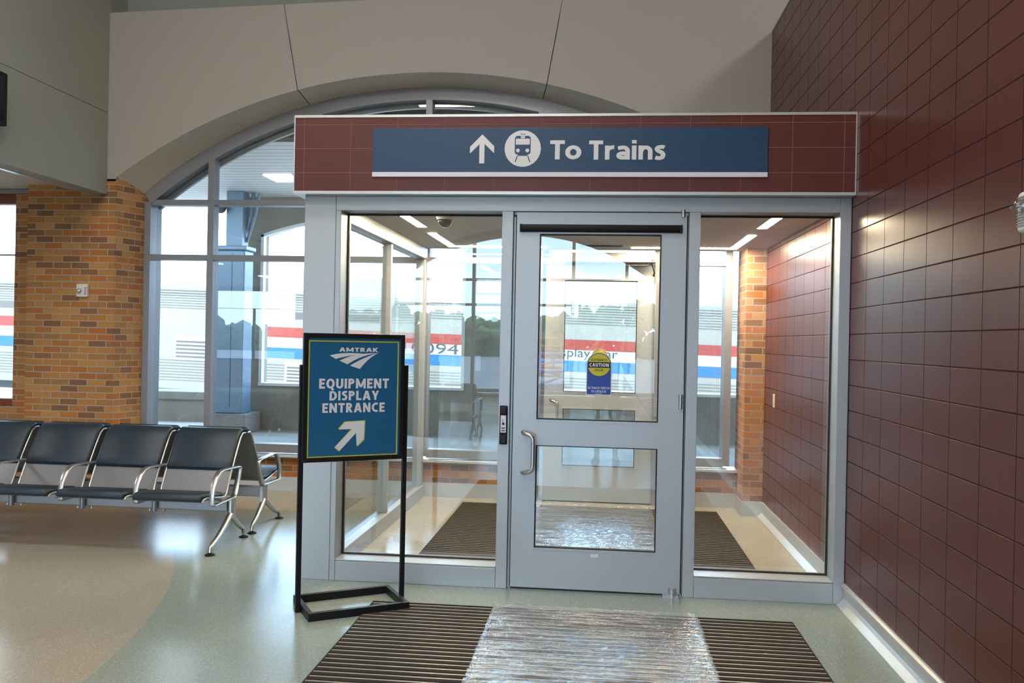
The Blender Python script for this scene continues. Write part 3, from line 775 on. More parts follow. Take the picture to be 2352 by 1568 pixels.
# vestibule ceiling fittings
def strip(nm, lab, rects, c):
    t = thing(nm, lab, 'ceiling light', (c[0], c[1], 2.437), group=None)
    for x0, x1, y0, y1 in rects:
        obj('diffuser', MB().box(x0, x1, y0, y1, 2.4315, 2.4365), M_lamp, t)
        for xa, xb in ((x0-0.006, x0), (x1, x1+0.006)): obj('trim_edge', MB().box(xa, xb, y0, y1, 2.4325, 2.4368), M_white, t)
strip('linear_light', 'straight lit ceiling strip beside the dome camera', [(-1.448, -1.377, 5.72, 6.75)], (-1.41, 6.2))
strip('linear_light', 'L shaped lit ceiling strip behind the dome camera', [(-1.448, -1.377, 7.16, 8.20), (-1.376, -0.52, 8.13, 8.20)], (-1.41, 7.7))
strip('linear_light', 'straight lit ceiling strip above the maroon tiles in the vestibule', [(1.155, 1.225, 5.72, 6.71)], (1.19, 6.2))
strip('linear_light', 'L shaped lit ceiling strip in the corner by the brick pilaster', [(1.155, 1.225, 7.15, 8.18), (0.27, 1.154, 8.11, 8.18)], (1.19, 7.7))
dc = thing('dome_camera', 'small black dome security camera under the vestibule ceiling', 'security camera', (-1.10, 6.04, 2.437))
obj('mount', MB().lathe((-1.10, 6.04, 2.437), [(0.001, -0.0002), (0.075, -0.0002), (0.075, -0.015), (0.062, -0.03), (0.058, -0.045), (0.001, -0.045)]), M_white, dc, smooth=35)
obj('dome', MB().lathe((-1.10, 6.04, 2.437), [(0.001, -0.0455), (0.050, -0.0455), (0.049, -0.06), (0.043, -0.076), (0.03, -0.09), (0.015, -0.097), (0.0005, -0.099)]), mat('smoked_dome', (0.01, 0.01, 0.01), 0.06), dc, smooth='all')
vg = thing('ceiling_vent', 'narrow grey slot vent in the vestibule ceiling', 'vent', (0.0, 8.0, 2.437))
m_ = MB().box(-0.21, 0.19, 7.95, 8.06, 2.4345, 2.4365)
obj('frame', m_, M_frame2, vg)
m_ = MB()
for i in range(4): m_.box(-0.20, 0.18, 7.962+i*0.025, 7.97+i*0.025, 2.430, 2.4343)
obj('slat', m_, M_dark, vg)
sp_ = thing('switch_plate', 'small ivory wall plate on the maroon tiles inside the vestibule', 'switch', (XW, 7.68, 1.03))
obj('plate', MB().box(XW-0.006, XW-0.0003, 7.645, 7.715, 1.025, 1.14), mat('ivory_plastic', (0.72, 0.66, 0.54), 0.4), sp_, bevel=0.003)
obj('toggle', MB().box(XW-0.012, XW-0.0062, 7.674, 7.686, 1.07, 1.095), M_white, sp_, bevel=0.002)

# ------------------------------------------------------------------ TO TRAINS sign
sg = thing('overhead_sign', 'long blue To Trains sign on the maroon header', 'sign', (-0.24, 5.36, 2.56))
YS = 5.352
obj('panel', MB().box(-1.443, 0.975, YS, 5.3605, 2.595, 2.868), M_blue, sg, bevel=0.001)
obj('white_stripe', MB().box(-1.445, 0.976, YS, 5.3605, 2.566, 2.5948), M_vinylw, sg)
arr = [(-0.752, 2.827), (-0.677, 2.754), (-0.677, 2.711), (-0.737, 2.768), (-0.737, 2.648), (-0.769, 2.648), (-0.769, 2.766), (-0.828, 2.709), (-0.828, 2.750)]
obj('arrow', MB().prism([(x, YS-0.0003, z) for x, z in arr], (0, -0.0012, 0)), M_vinylw, sg)
def circ(cx, cz, r, y, d, n=48, sx=1): return [(cx+r*sx*math.cos(2*PI*i/n), y, cz+r*math.sin(2*PI*i/n)) for i in range(n)]
pc = (-0.500, 2.739)
disc = obj('pictogram', MB().prism(circ(pc[0], pc[1], 0.112, YS-0.0003, 0), (0, -0.0012, 0)), M_vinylw, sg)
def rrect(x0, x1, z0, z1, r, y, n=6):
    pts = []
    for cx, cz, a0 in ((x1-r, z1-r, 0), (x0+r, z1-r, PI/2), (x0+r, z0+r, PI), (x1-r, z0+r, 1.5*PI)):
        for i in range(n+1):
            a_ = a0 + PI/2*i/n; pts.append((cx+r*math.cos(a_), y, cz+r*math.sin(a_)))
    return pts
tb = MB().prism(rrect(-0.549, -0.451, 2.702, 2.817, 0.018, YS-0.0016), (0, -0.0008, 0))
tb.prism([(x, YS-0.0016, z) for x, z in ((-0.531, 2.702), (-0.469, 2.702), (-0.474, 2.694), (-0.526, 2.694))], (0, -0.0008, 0))
for s in (-1, 1):
    tb.prism([(pc[0]+s*a_, YS-0.0016, z) for a_, z in ((0.028, 2.696), (0.034, 2.696), (0.049, 2.656), (0.042, 2.656))], (0, -0.0008, 0))
    tb.prism(circ(pc[0]+s*0.008, 2.827, 0.004, YS-0.0016, 0, 12), (0, -0.0008, 0))
obj('tram_body', tb, M_blue, disc)
tw = MB().prism(rrect(-0.543, -0.457, 2.763, 2.800, 0.005, YS-0.0025), (0, -0.0006, 0))
tw.prism([(x, YS-0.0025, z) for x, z in ((-0.512, 2.803), (-0.488, 2.803), (-0.486, 2.815), (-0.514, 2.815))][::1], (0, -0.0006, 0))
for s in (-1, 1): tw.prism(circ(pc[0]+s*0.029, 2.727, 0.0115, YS-0.0025, 0, 20), (0, -0.0006, 0))
obj('tram_window', tw, M_vinylw, disc)
obj('lettering', stroke_text(MB(), 'To', -0.331, 2.6725, 0.192, 0.1165, YS-0.0003, 0.0015, 0.195, 0.02), M_vinylw, sg)
obj('lettering', stroke_text(MB(), 'Trains', -0.0925, 2.6705, 0.461, 0.1165, YS-0.0003, 0.0015, 0.195, 0.085), M_vinylw, sg)

# ------------------------------------------------------------------ poster stand
A_ = Vector((-1.655, 4.783, 0)); B_ = Vector((-1.133, 5.106, 0)); tdir = (B_-A_).normalized()
st = thing('sign_stand', 'black floor stand holding a blue equipment display entrance poster', 'sign', A_, math.atan2(tdir.y, tdir.x))
Wd = (B_-A_).length
L_ = dict(parent=st, local=True)
obj('pole', MB().box(-0.031, -0.003, -0.012, 0.012, 0.0, 1.397), M_black, bevel=0.002, **L_)
obj('pole', MB().box(Wd-0.030, Wd-0.004, -0.012, 0.012, 0.0, 1.397), M_black, bevel=0.002, **L_)
bs = MB()
bs.box(-0.001, Wd-0.034, -0.195, -0.165, 0.0, 0.045).box(-0.001, Wd-0.034, 0.165, 0.195, 0.0, 0.045)
bs.box(-0.002, 0.028, -0.165, 0.165, 0.0, 0.045).box(Wd-0.062, Wd-0.033, -0.165, 0.165, 0.0, 0.045)
obj('base', bs, M_black, bevel=0.003, **L_)
fx0, fx1, fz0, fz1 = -0.018, 0.578, 0.846, 1.577
fw = 0.026
def mitred(x0, x1, z0, z1, w_, y0, y1):
    m2 = MB()
    o4 = [(x0, z0), (x1, z0), (x1, z1), (x0, z1)]; i4 = [(x0+w_, z0+w_), (x1-w_, z0+w_), (x1-w_, z1-w_), (x0+w_, z1-w_)]
    for i in range(4):
        j = (i+1) % 4
        m2.prism([(o4[i][0], y0, o4[i][1]), (o4[j][0], y0, o4[j][1]), (i4[j][0], y0, i4[j][1]), (i4[i][0], y0, i4[i][1])], (0, y1-y0, 0))
    return m2
obj('frame', mitred(fx0, fx1, fz0, fz1, fw, -0.034, -0.0125), M_black, bevel=0.003, **L_)
M_poster = mat('poster_blue', (0.016, 0.125, 0.275), 0.22)
n_ = N(M_poster); n_.bump(n_.noise(n_.coord(), 30, 3), 0.04, 0.004)
ps = obj('poster', MB().box(fx0+fw-0.004, fx1-fw+0.004, -0.024, -0.016, fz0+fw-0.004, fz1-fw+0.004), M_poster, **L_)
def PX(x): return fx0+fw-0.004 + (x-98)/475.0*(fx1-fx0-2*fw+0.008)
def PZ(y): return fz1-fw+0.004 - (y-72)/618.0*(fz1-fz0-2*fw+0.008)
py = -0.0243
bx = (PX(105), PX(562), PZ(687), PZ(89))
obj('border_line', mitred(bx[0], bx[1], bx[2], bx[3], 0.007, py-0.0006, py), mat('poster_yellow', (0.55, 0.60, 0.06), 0.4), ps, local=True)
def curve_poly(top, bot, n=14):
    def q(p, t):
        # Catmull style quadratic through three points
        a, b, c = p; return ((1-t)**2*a[0]+2*t*(1-t)*b[0]+t*t*c[0], (1-t)**2*a[1]+2*t*(1-t)*b[1]+t*t*c[1])
    return [q(top, i/n) for i in range(n+1)] + [q(bot, 1-i/n) for i in range(1, n+1)]
lg = MB()
for top, bot in ((((209, 165), (275, 144), (400, 157)), ((238, 183), (310, 160), (400, 157))),
                 (((258, 192), (330, 150), (447, 152)), ((298, 210), (370, 160), (447, 153))),
                 (((310, 217), (385, 170), (460, 148)), ((360, 234), (408, 170), (460, 148)))):
    pts = curve_poly(top, bot)
    seen = []
    for p_ in pts:
        if not seen or (abs(p_[0]-seen[-1][0])+abs(p_[1]-seen[-1][1])) > 0.5: seen.append(p_)
    lg.prism([(PX(x), py, PZ(y)) for x, y in seen], (0, -0.0006, 0))
obj('logo', lg, M_vinylw, ps, local=True)
for body, x0, x1, y0, y1, bo in (('AMTRAK', 256, 452, 124, 145, 0.015), ('EQUIPMENT', 159, 512, 284, 335, 0.02), ('DISPLAY', 211, 461, 348, 396, 0.02), ('ENTRANCE', 177, 493, 410, 459, 0.02)):
    obj('lettering', stroke_text(MB(), body, PX(x0), PZ(y1), PX(x1)-PX(x0), PZ(y0)-PZ(y1), py, 0.0007, 0.21, 0.13), M_vinylw, ps, local=True)
ar = [(243, 634), (266, 656), (347, 566), (352, 634), (387, 598), (390, 505), (292, 509), (260, 546), (329, 545)]
ao = MB().prism([(PX(x), py-0.0003, PZ(y)) for x, y in ar], (0, -0.0006, 0))
obj('arrow', ao, M_vinylw, ps, local=True)
cxa, cya = 330, 572
ao = MB().prism([(PX(x+(4 if x > cxa else -4)), py, PZ(y+(4 if y > cya else -4))) for x, y in ar], (0, -0.0002, 0))
obj('arrow_outline', ao, bpy.data.materials['poster_yellow'], ps, local=True)

# ------------------------------------------------------------------ benches
PITCH = 0.568; NS = 5
def make_bench(label, group):
    r = thing('waiting_bench', label, 'bench', (0, 0, 0), 0, group)
    K = dict(parent=r, local=True)
    half = PITCH*NS/2
    obj('beam', MB().box(-half+0.02, half-0.02, -0.025, 0.045, 0.250, 0.330), M_beam, bevel=0.006, **K)
    def prof_shell():
        return [(-0.415, 0.386), (-0.40, 0.402), (-0.33, 0.405), (-0.20, 0.385), (-0.09, 0.368), (-0.045, 0.368), (-0.012, 0.385), (0.012, 0.43), (0.06, 0.52), (0.16, 0.68), (0.225, 0.775), (0.262, 0.80), (0.305, 0.80)]
    for i in range(NS):
        x0 = -half + i*PITCH + 0.032; x1 = -half + (i+1)*PITCH - 0.032
        pr = prof_shell()
        # metal shell: swept sheet with thickness
        P = [Vector((0, a, b)) for a, b in pr]
        rings = []
        for q in range(len(P)):
            t = (P[min(q+1, len(P)-1)] - P[max(q-1, 0)]).normalized(); nn = Vector((0, -t.z, t.y))
            lo = P[q] - nn*0.006
            rings.append([(x0, P[q].y, P[q].z), (x1, P[q].y, P[q].z), (x1, lo.y, lo.z), (x0, lo.y, lo.z)])
        sh = obj('seat_shell', MB().loft(rings, closed=True, cap=True), M_cast, smooth=30, **K)
        for xe in (x0-0.003, x1+0.003):
            obj('edge_trim', MB().tube([(xe, p_.y, p_.z-0.002) for p_ in P], 0.0075, 8), M_chrome, sh, local=True, smooth=60)
        def cushion(sub, th, ins):
            Q = [Vector((0, a, b)) for a, b in sub]; R_ = []
            m = len(Q)
            for q in range(m):
                t = (Q[min(q+1, m-1)] - Q[max(q-1, 0)]).normalized(); nn = Vector((0, -t.z, t.y))
                e_ = 0.35 if q in (0, m-1) else 1.0
                base_ = Q[q] + nn*0.001
                top = Q[q] + nn*th*e_; mid = Q[q] + nn*th*0.55*e_
                a0, a1 = x0+ins, x1-ins
                R_.append([(a0, base_.y, base_.z), (a0-0.004, mid.y, mid.z), (a0+0.012, top.y, top.z), ((a0+a1)/2, top.y, top.z), (a1-0.012, top.y, top.z), (a1+0.004, mid.y, mid.z), (a1, base_.y, base_.z)])
            return MB().loft(R_, closed=True, cap=True)
        obj('seat_cushion', cushion([(-0.418, 0.392), (-0.405, 0.404), (-0.37, 0.406), (-0.28, 0.398), (-0.20, 0.387), (-0.12, 0.374), (-0.075, 0.370), (-0.065, 0.370)], 0.034, 0.006), M_sea, smooth='all', **K)
        obj('back_cushion', cushion([(0.070, 0.537), (0.078, 0.55), (0.11, 0.60), (0.16, 0.68), (0.205, 0.747), (0.235, 0.785), (0.262, 0.803), (0.29, 0.807), (0.297, 0.807)], 0.030, 0.006), M_sea, smooth='all', **K)
    # arm loops
    for i in range(NS+1):
        x = -half + i*PITCH
        w_ = 0.042
        P = [(x, -0.318, 0.352), (x, -0.322, 0.40), (x, -0.303, 0.47), (x, -0.262, 0.535), (x, -0.215, 0.567), (x, -0.165, 0.575), (x, 0.0, 0.568), (x, 0.11, 0.563), (x, 0.145, 0.555), (x, 0.15, 0.54), (x, 0.118, 0.46), (x, 0.075, 0.37), (x, 0.05, 0.345), (x, 0.0, 0.345), (x, -0.15, 0.345), (x, -0.29, 0.342)]
        arm = obj('armrest', MB().tube(P, 0, flat=(w_, 0.013), closed=True), M_chrome, smooth=50, **K)
        for yy in (-0.22, -0.14):
            obj('bolt', MB().lathe((x-0.0, yy, 0.3535), [(0.001, 0), (0.008, 0), (0.008, 0.006), (0.001, 0.007)], 'Z', 10), M_steel, arm, local=True, smooth=40)
        if i not in (0, NS):
            br = MB().lathe((x, -0.045, 0.235), [(0.001, 0), (0.020, 0), (0.020, 0.11), (0.001, 0.11)], 'Z', 16)
            obj('bracket', br, M_cast, smooth=40, **K)
            for s in (-1, 1):
                b2 = MB().lathe((x+s*0.055, -0.01, 0.236), [(0.001, -0.006), (0.010, -0.006), (0.010, 0.006), (0.005, 0.006), (0.005, 0.013), (0.001, 0.0135)], 'Z', 10)
                obj('bolt', b2, M_steel, smooth=40, **K)
    for s in (-1, 1):
        x = s*half
        lg_ = MB().tube([(x, 0.01, 0.348), (x, 0.008, 0.28), (x, 0.004, 0.20)], [0.027, 0.024, 0.022], 14)
        lg_.box(x-0.010, x+0.010, 0.022, 0.075, 0.215, 0.34)
        lg_.tube([(x, 0.0, 0.225), (x, -0.09, 0.165), (x, -0.22, 0.095), (x, -0.30, 0.068), (x, -0.328, 0.052), (x, -0.332, 0.020)], [0.022, 0.023, 0.020, 0.017, 0.016, 0.014], 12)
        lg_.tube([(x, 0.02, 0.225), (x, 0.07, 0.175), (x, 0.17, 0.105), (x, 0.225, 0.075), (x, 0.247, 0.055), (x, 0.25, 0.020)], [0.022, 0.022, 0.019, 0.017, 0.016, 0.014], 12)
        lg = obj('leg', lg_, M_chrome, smooth=50, **K)
        for yy in (-0.332, 0.25):
            ft = MB().lathe((x, yy, 0.0), [(0.001, 0), (0.036, 0.0), (0.037, 0.004), (0.030, 0.010), (0.013, 0.015), (0.010, 0.024), (0.001, 0.024)], 'Z', 18)
            obj('foot_glide', ft, M_blackpl, lg, local=True, smooth=40)
    return r
half = PITCH*NS/2
GB = None
bench = make_bench('row of dark blue padded seats facing into the waiting room', GB)
bench.location = (-2.705-half, 6.23, 0)
dup(bench, (-2.695-half, 6.865, 0), PI, 'row of blue seats facing the brick and window, behind the other row', GB)
dup(bench, (-3.4, -3.2, 0), 0.0, 'row of seats behind the camera reflected in the side glass, facing the rear wall', GB)
dup(bench, (-3.4, -2.56, 0), PI, 'row of seats behind the camera reflected in the side glass, facing the doors', GB)
dup(bench, (0.75, -4.2, 0), PI/2, 'row of seats behind the camera along the maroon tile wall', GB)

# ------------------------------------------------------------------ floor mats and film
def mat_rug(label, x0, x1, y0, y1, pitch):
    r = thing('floor_mat', label, 'mat', ((x0+x1)/2, (y0+y1)/2, 0))
    M_c = bpy.data.materials.get('brown_carpet_rib')
    if M_c is None:
        M_c = mat('brown_carpet_rib', (0.025, 0.02, 0.017), 0.95)
        n = N(M_c); n.color(n.ramp(n.noise(n.coord(), 160, 3), [(0.3, (0.016, 0.012, 0.010)), (0.7, (0.045, 0.035, 0.028))]))
        mat('mat_rail', (0.46, 0.43, 0.36), 0.4, 0.3)
    a = MB().box(x0, x1, y0, y1, 0.0005, 0.003); b = MB()
    y = y0 + pitch*0.5
    while y < y1 - 0.01:
        b.box(x0+0.006, x1-0.006, y, y+pitch*0.26, 0.003, 0.0075)
        z = 0.011; hw = pitch*0.66/2; yc = y + pitch*0.26 + pitch*0.37
        if yc + hw < y1:
            a.prism([(x0+0.004, yc-hw, 0.003), (x0+0.004, yc-hw*0.8, z), (x0+0.004, yc+hw*0.8, z), (x0+0.004, yc+hw, 0.003)], (x1-x0-0.008, 0, 0))
        y += pitch
    a.box(x0, x1, y1-0.008, y1, 0.003, 0.009).box(x0, x0+0.004, y0, y1, 0.003, 0.009).box(x1-0.004, x1, y0, y1, 0.003, 0.009)
    obj('carpet_rib', a, M_c, r); obj('rail', b, bpy.data.materials['mat_rail'], r)
mat_rug('dark ribbed entrance mat on the floor in front of the vestibule', -1.30, 1.105, 1.6, 5.03, 0.056)
mat_rug('dark ribbed entrance mat inside the glass vestibule', -1.27, 1.10, 5.70, 8.22, 0.056)
def film(label, x0, x1, y0, y1, seed):
    rnd = random.Random(seed)
    nx, ny = 60, int((y1-y0)/0.028)
    m_ = MB(); g = []
    for j in range(ny+1):
        row = []
        yy = y0 + (y1-y0)*j/ny
        for i in range(nx+1):
            xx = x0 + (x1-x0)*i/nx
            dz = 0.014 + 0.0022*math.sin(yy/0.056*2*PI) + rnd.uniform(0, 0.004)*(1 if 2 < i < nx-2 else 0.5)
            dx = rnd.uniform(-0.004, 0.004) if i in (0, nx) else 0
            row.append(m_.bm.verts.new((xx+dx, yy, dz)))
        g.append(row)
    for j in range(ny):
        for i in range(nx): m_.bm.faces.new((g[j][i], g[j][i+1], g[j+1][i+1], g[j+1][i]))
    o = obj('plastic_film', m_, M_film, smooth='all')
    sd = o.modifiers.new('thick', 'SOLIDIFY'); sd.thickness = 0.0006
    tag(o, label, 'plastic sheet')
film('clear crinkled plastic sheet laid over the front mat', -0.588, 0.580, 1.6, 5.085, 3)
film('clear crinkled plastic sheet over the mat inside the vestibule', -0.60, 0.50, 5.72, 8.25, 5)

# ------------------------------------------------------------------ small wall fittings
fs = thing('fire_strobe', 'small white fire alarm strobe on the brick pier', 'alarm', (-5.07, 8.12, 1.90))
obj('housing', MB().box(-5.128, -5.012, 8.082, 8.1195, 1.897, 2.025), M_white, fs, bevel=0.008)
obj('lens', MB().lathe((-5.095, 8.082, 1.955), [(0.026, -0.0003), (0.024, -0.012), (0.014, -0.02), (0.001, -0.022)], 'Y', 20), mat('strobe_lens', (0.55, 0.57, 0.6), 0.08, 0.4), fs, smooth='all')
fl = MB()
fl.text('FIRE', -0.038, 0.0, 0.076, 0.013, 0.0, 0.0006, 0.03)
for v_ in fl.bm.verts: v_.co = Vector((-5.040 + v_.co.z, 8.0815 + v_.co.y, 1.955 - v_.co.x))
obj('lettering', fl, mat('alarm_red', (0.45, 0.03, 0.03), 0.5), fs)
em = thing('emergency_light', 'white emergency light with clear globe on the maroon tile wall', 'emergency light', (XW, 3.06, 1.95))
obj('housing', MB().box(1.385, XW-0.0005, 2.995, 3.098, 1.950, 2.090), M_white, em, bevel=0.018, seg=4)
lv = MB()
for i in range(11): lv.box(1.40, 1.482, 2.9905, 2.9955, 1.972+i*0.0095, 1.976+i*0.0095)
for i in range(11): lv.box(1.3815, 1.3855, 3.01, 3.085, 1.972+i*0.0095, 1.976+i*0.0095)
obj('grille', lv, mat('grille_grey', (0.32, 0.33, 0.31), 0.5), em)
gl = MB()
gl.lathe((1.384, 3.045, 2.036), [(0.022, 0.0), (0.024, -0.012), (0.023, -0.024), (0.017, -0.034), (0.008, -0.039), (0.0005, -0.040)], 'X', 20)
gb = obj('globe', gl, M_clear, em, smooth='all')
obj('bulb', MB().lathe((1.384, 3.045, 2.036), [(0.001, 0.0), (0.015, 0.0), (0.012, -0.01), (0.005, -0.012), (0.004, -0.022), (0.0005, -0.024)], 'X', 14), M_chrome, gb, smooth=40)
mn = thing('display_monitor', 'black display monitor mounted on the sage bulkhead', 'monitor', (-4.80, 6.1, 3.2))
obj('housing', MB().box(-4.80, -4.745, 5.45, 6.52, 3.18, 3.60), M_blackpl, mn, bevel=0.008)
obj('screen', MB().box(-4.7448, -4.743, 5.49, 6.48, 3.22, 3.56), mat('dark_screen', (0.006, 0.004, 0.012), 0.15), mn)
obj('mount', MB().box(-4.8498, -4.8002, 5.9, 6.1, 3.3, 3.5), M_dark, mn)

# unseen fill panels added on the high ceiling to brighten the hall
for i, (x, y) in enumerate(((-3.4, -5.0), (-1.2, -5.0), (-3.4, -1.0), (-1.2, -1.0), (-3.4, 3.0), (-1.2, 3.0), (4.2, 0.0), (4.2, 5.0))):
    t = thing('hall_fill_light', 'added unseen fill light panel high above the waiting hall', 'ceiling light', (x, y, 6.6), group='added hall fill lights')
    obj('diffuser', MB().box(x-0.6, x+0.6, y-0.6, y+0.6, 6.575, 6.59), M_fill, t)
    obj('frame', mitred(x-0.65, x+0.65, y-0.65, y+0.65, 0.05, 0, 0.03) if False else MB().box(x-0.65, x-0.6005, y-0.65, y+0.65, 6.57, 6.599).box(x+0.6005, x+0.65, y-0.65, y+0.65, 6.57, 6.599), M_white, t)
for i, y in enumerate((-4.0, 0.5, 5.0)):  # unseen aisle panels, added as further fill light
    t = thing('aisle_fill_light', 'added unseen fill light panel in the side aisle', 'ceiling light', (-8, y, 3.0), group='added aisle fill lights')
    obj('diffuser', MB().box(-8.3, -7.7, y-0.6, y+0.6, 2.985, 2.997), M_fill, t)

# ------------------------------------------------------------------ platform side
struct('platform_floor', MB().box(-40, 25, 8.62, 20.5, -0.2, -0.015), M_ground)
struct('trackbed_ground', MB().box(-60, 60, 20.5, 70, -0.9, -0.6), mat('ballast', (0.42, 0.39, 0.35), 0.9))
struct('yard_ground', MB().box(-90, 90, -120, YR-0.351, -0.3, -0.1), mat('asphalt', (0.22, 0.22, 0.22), 0.9))
M_slats = mat('slatted_soffit', (0.74, 0.72, 0.69), 0.5)
n_ = N(M_slats); sp2 = n_.n('ShaderNodeSeparateXYZ'); n_.l(n_.coord(), sp2.inputs[0])
fr_ = n_.math('FRACT', n_.math('MULTIPLY', sp2.outputs['Y'], 5.0))
n_.color(n_.mix(n_.math('LESS_THAN', fr_, 0.10), (0.74, 0.72, 0.69), (0.22, 0.21, 0.2)))
struct('canopy_ceiling', MB().box(-30, 20, 10.0, 14.6, 3.85, 4.05), M_slats)
struct('canopy_edge_beam', MB().box(-30, 20, 8.72, 10.0, 4.25, 4.4).box(-30, 20, 9.9, 9.999, 3.9, 4.25), M_dark)
cl = thing('canopy_light', 'square lit lamp panel in the slatted platform canopy', 'ceiling light', (-4.6, 12.28, 3.85))
obj('diffuser', MB().box(-4.83, -4.40, 12.02, 12.55, 3.835, 3.848), M_canlamp, cl)
obj('frame', MB().box(-4.87, -4.8305, 11.98, 12.59, 3.83, 3.8495).box(-4.3995, -4.36, 11.98, 12.59, 3.83, 3.8495), M_white, cl)
# arcade wall with low arched openings
def arcade():
    r = struct('platform_wall', loc=(-2.0, 14.0, 0), label='tan concrete platform wall with arched openings', cat='wall')
    ops = [(-5.64, -2.19), (-0.85, 2.60), (3.95, 7.4)]
    a = MB(); tr = MB()
    x0, x1 = -6.15, 20.0
    prev = x0
    def top(x, o):
        c = (o[0]+o[1])/2; h = (o[1]-o[0])/2
        return 3.23 + 0.30*(1-((x-c)/h)**2)
    for o in ops:
        a.box(prev, o[0], 14.0, 14.35, -0.015, 3.85)
        a.box(o[0], o[1], 14.0, 14.35, -0.015, 0.72)
        xs = [o[0] + (o[1]-o[0])*k/16 for k in range(17)]
        a.prism([(x, 14.0, top(x, o)) for x in xs] + [(o[1], 14.0, 3.85), (o[0], 14.0, 3.85)], (0, 0.35, 0))
        prev = o[1]
        q = 0.05
        tr.box(o[0], o[0]+q, 13.99, 14.10, 0.72, 3.23).box(o[1]-q, o[1], 13.99, 14.10, 0.72, 3.23).box(o[0], o[1], 13.97, 14.36, 0.7201, 0.765)
        tr.prism([(x, 13.99, top(x, o)-0.002) for x in xs] + [(x, 13.99, top(x, o)-q) for x in xs[::-1]], (0, 0.11, 0))
    a.box(prev, x1, 14.0, 14.35, -0.015, 3.85)
    obj('wall_panel', a, M_conc, r); obj('opening_trim', tr, M_white, r)
arcade()
bc = thing('steel_column', 'pale blue riveted steel column on a concrete base outside', 'column', (-5.9, 13.5, 0))
cx0, cx1, cy0, cy1 = -6.11, -5.64, 13.35, 13.70
obj('concrete_base', MB().box(-6.20, -5.56, 13.27, 13.90, -0.015, 0.30), M_conc, bc, bevel=0.015)
obj('casing', MB().box(cx0, cx1, cy0, cy1, 0.30, 2.90), M_bluesteel, bc, bevel=0.02)
obj('cap', MB().box(cx0-0.03, cx1+0.03, cy0-0.03, cy1+0.03, 2.9005, 2.97), M_bluesteel, bc, bevel=0.015)
obj('upper_post', MB().box(-5.99, -5.72, 13.42, 13.66, 2.9705, 3.849), M_bluesteel, bc)
rv = MB()
for x in (cx0+0.20, cx0+0.37, cx1-0.06):
    for i in range(7): rv.lathe((x, cy0-0.0005, 0.45+i*0.38), [(0.012, 0), (0.010, -0.006), (0.001, -0.008)], 'Y', 10)
obj('rivet', rv, M_bluesteel, bc, smooth=40)
obj('seam', MB().box(cx0+0.255, cx0+0.265, cy0-0.002, cy0-0.0003, 0.4, 2.85), M_dark, bc)
cd = MB().tube([(-5.62, 13.6, 3.84), (-5.66, 13.6, 3.5), (-5.71, 13.6, 3.25)], 0.03).tube([(-5.52, 13.6, 3.84), (-5.58, 13.6, 3.5), (-5.71, 13.58, 3.05)], 0.025)
obj('brace_pipe', cd, M_bluesteel, bc, smooth=40)
fl_ = thing('flood_light', 'round dark floodlight beside the blue steel column', 'lamp', (-6.05, 13.4, 3.6))
obj('housing', MB().lathe((-6.06, 13.36, 3.58), [(0.001, -0.08), (0.09, -0.07), (0.10, 0.0), (0.06, 0.08), (0.03, 0.095)], 'Y', 20), M_dark, fl_, smooth=40)
obj('bracket', MB().tube([(-6.04, 13.45, 3.58), (-6.00, 13.47, 3.60)], 0.018), M_dark, fl_)
cb_ = thing('concrete_bench', 'low concrete bench ledge on the platform beside the blue column', 'bench', (-7.5, 15.5, 0))
obj('slab', MB().box(-9.0, -6.7, 14.9, 15.6, 0.38, 0.52), M_conc, cb_, bevel=0.01)
obj('block', MB().box(-8.6, -6.9, 15.0, 15.5, -0.015, 0.3799), M_conc, cb_)

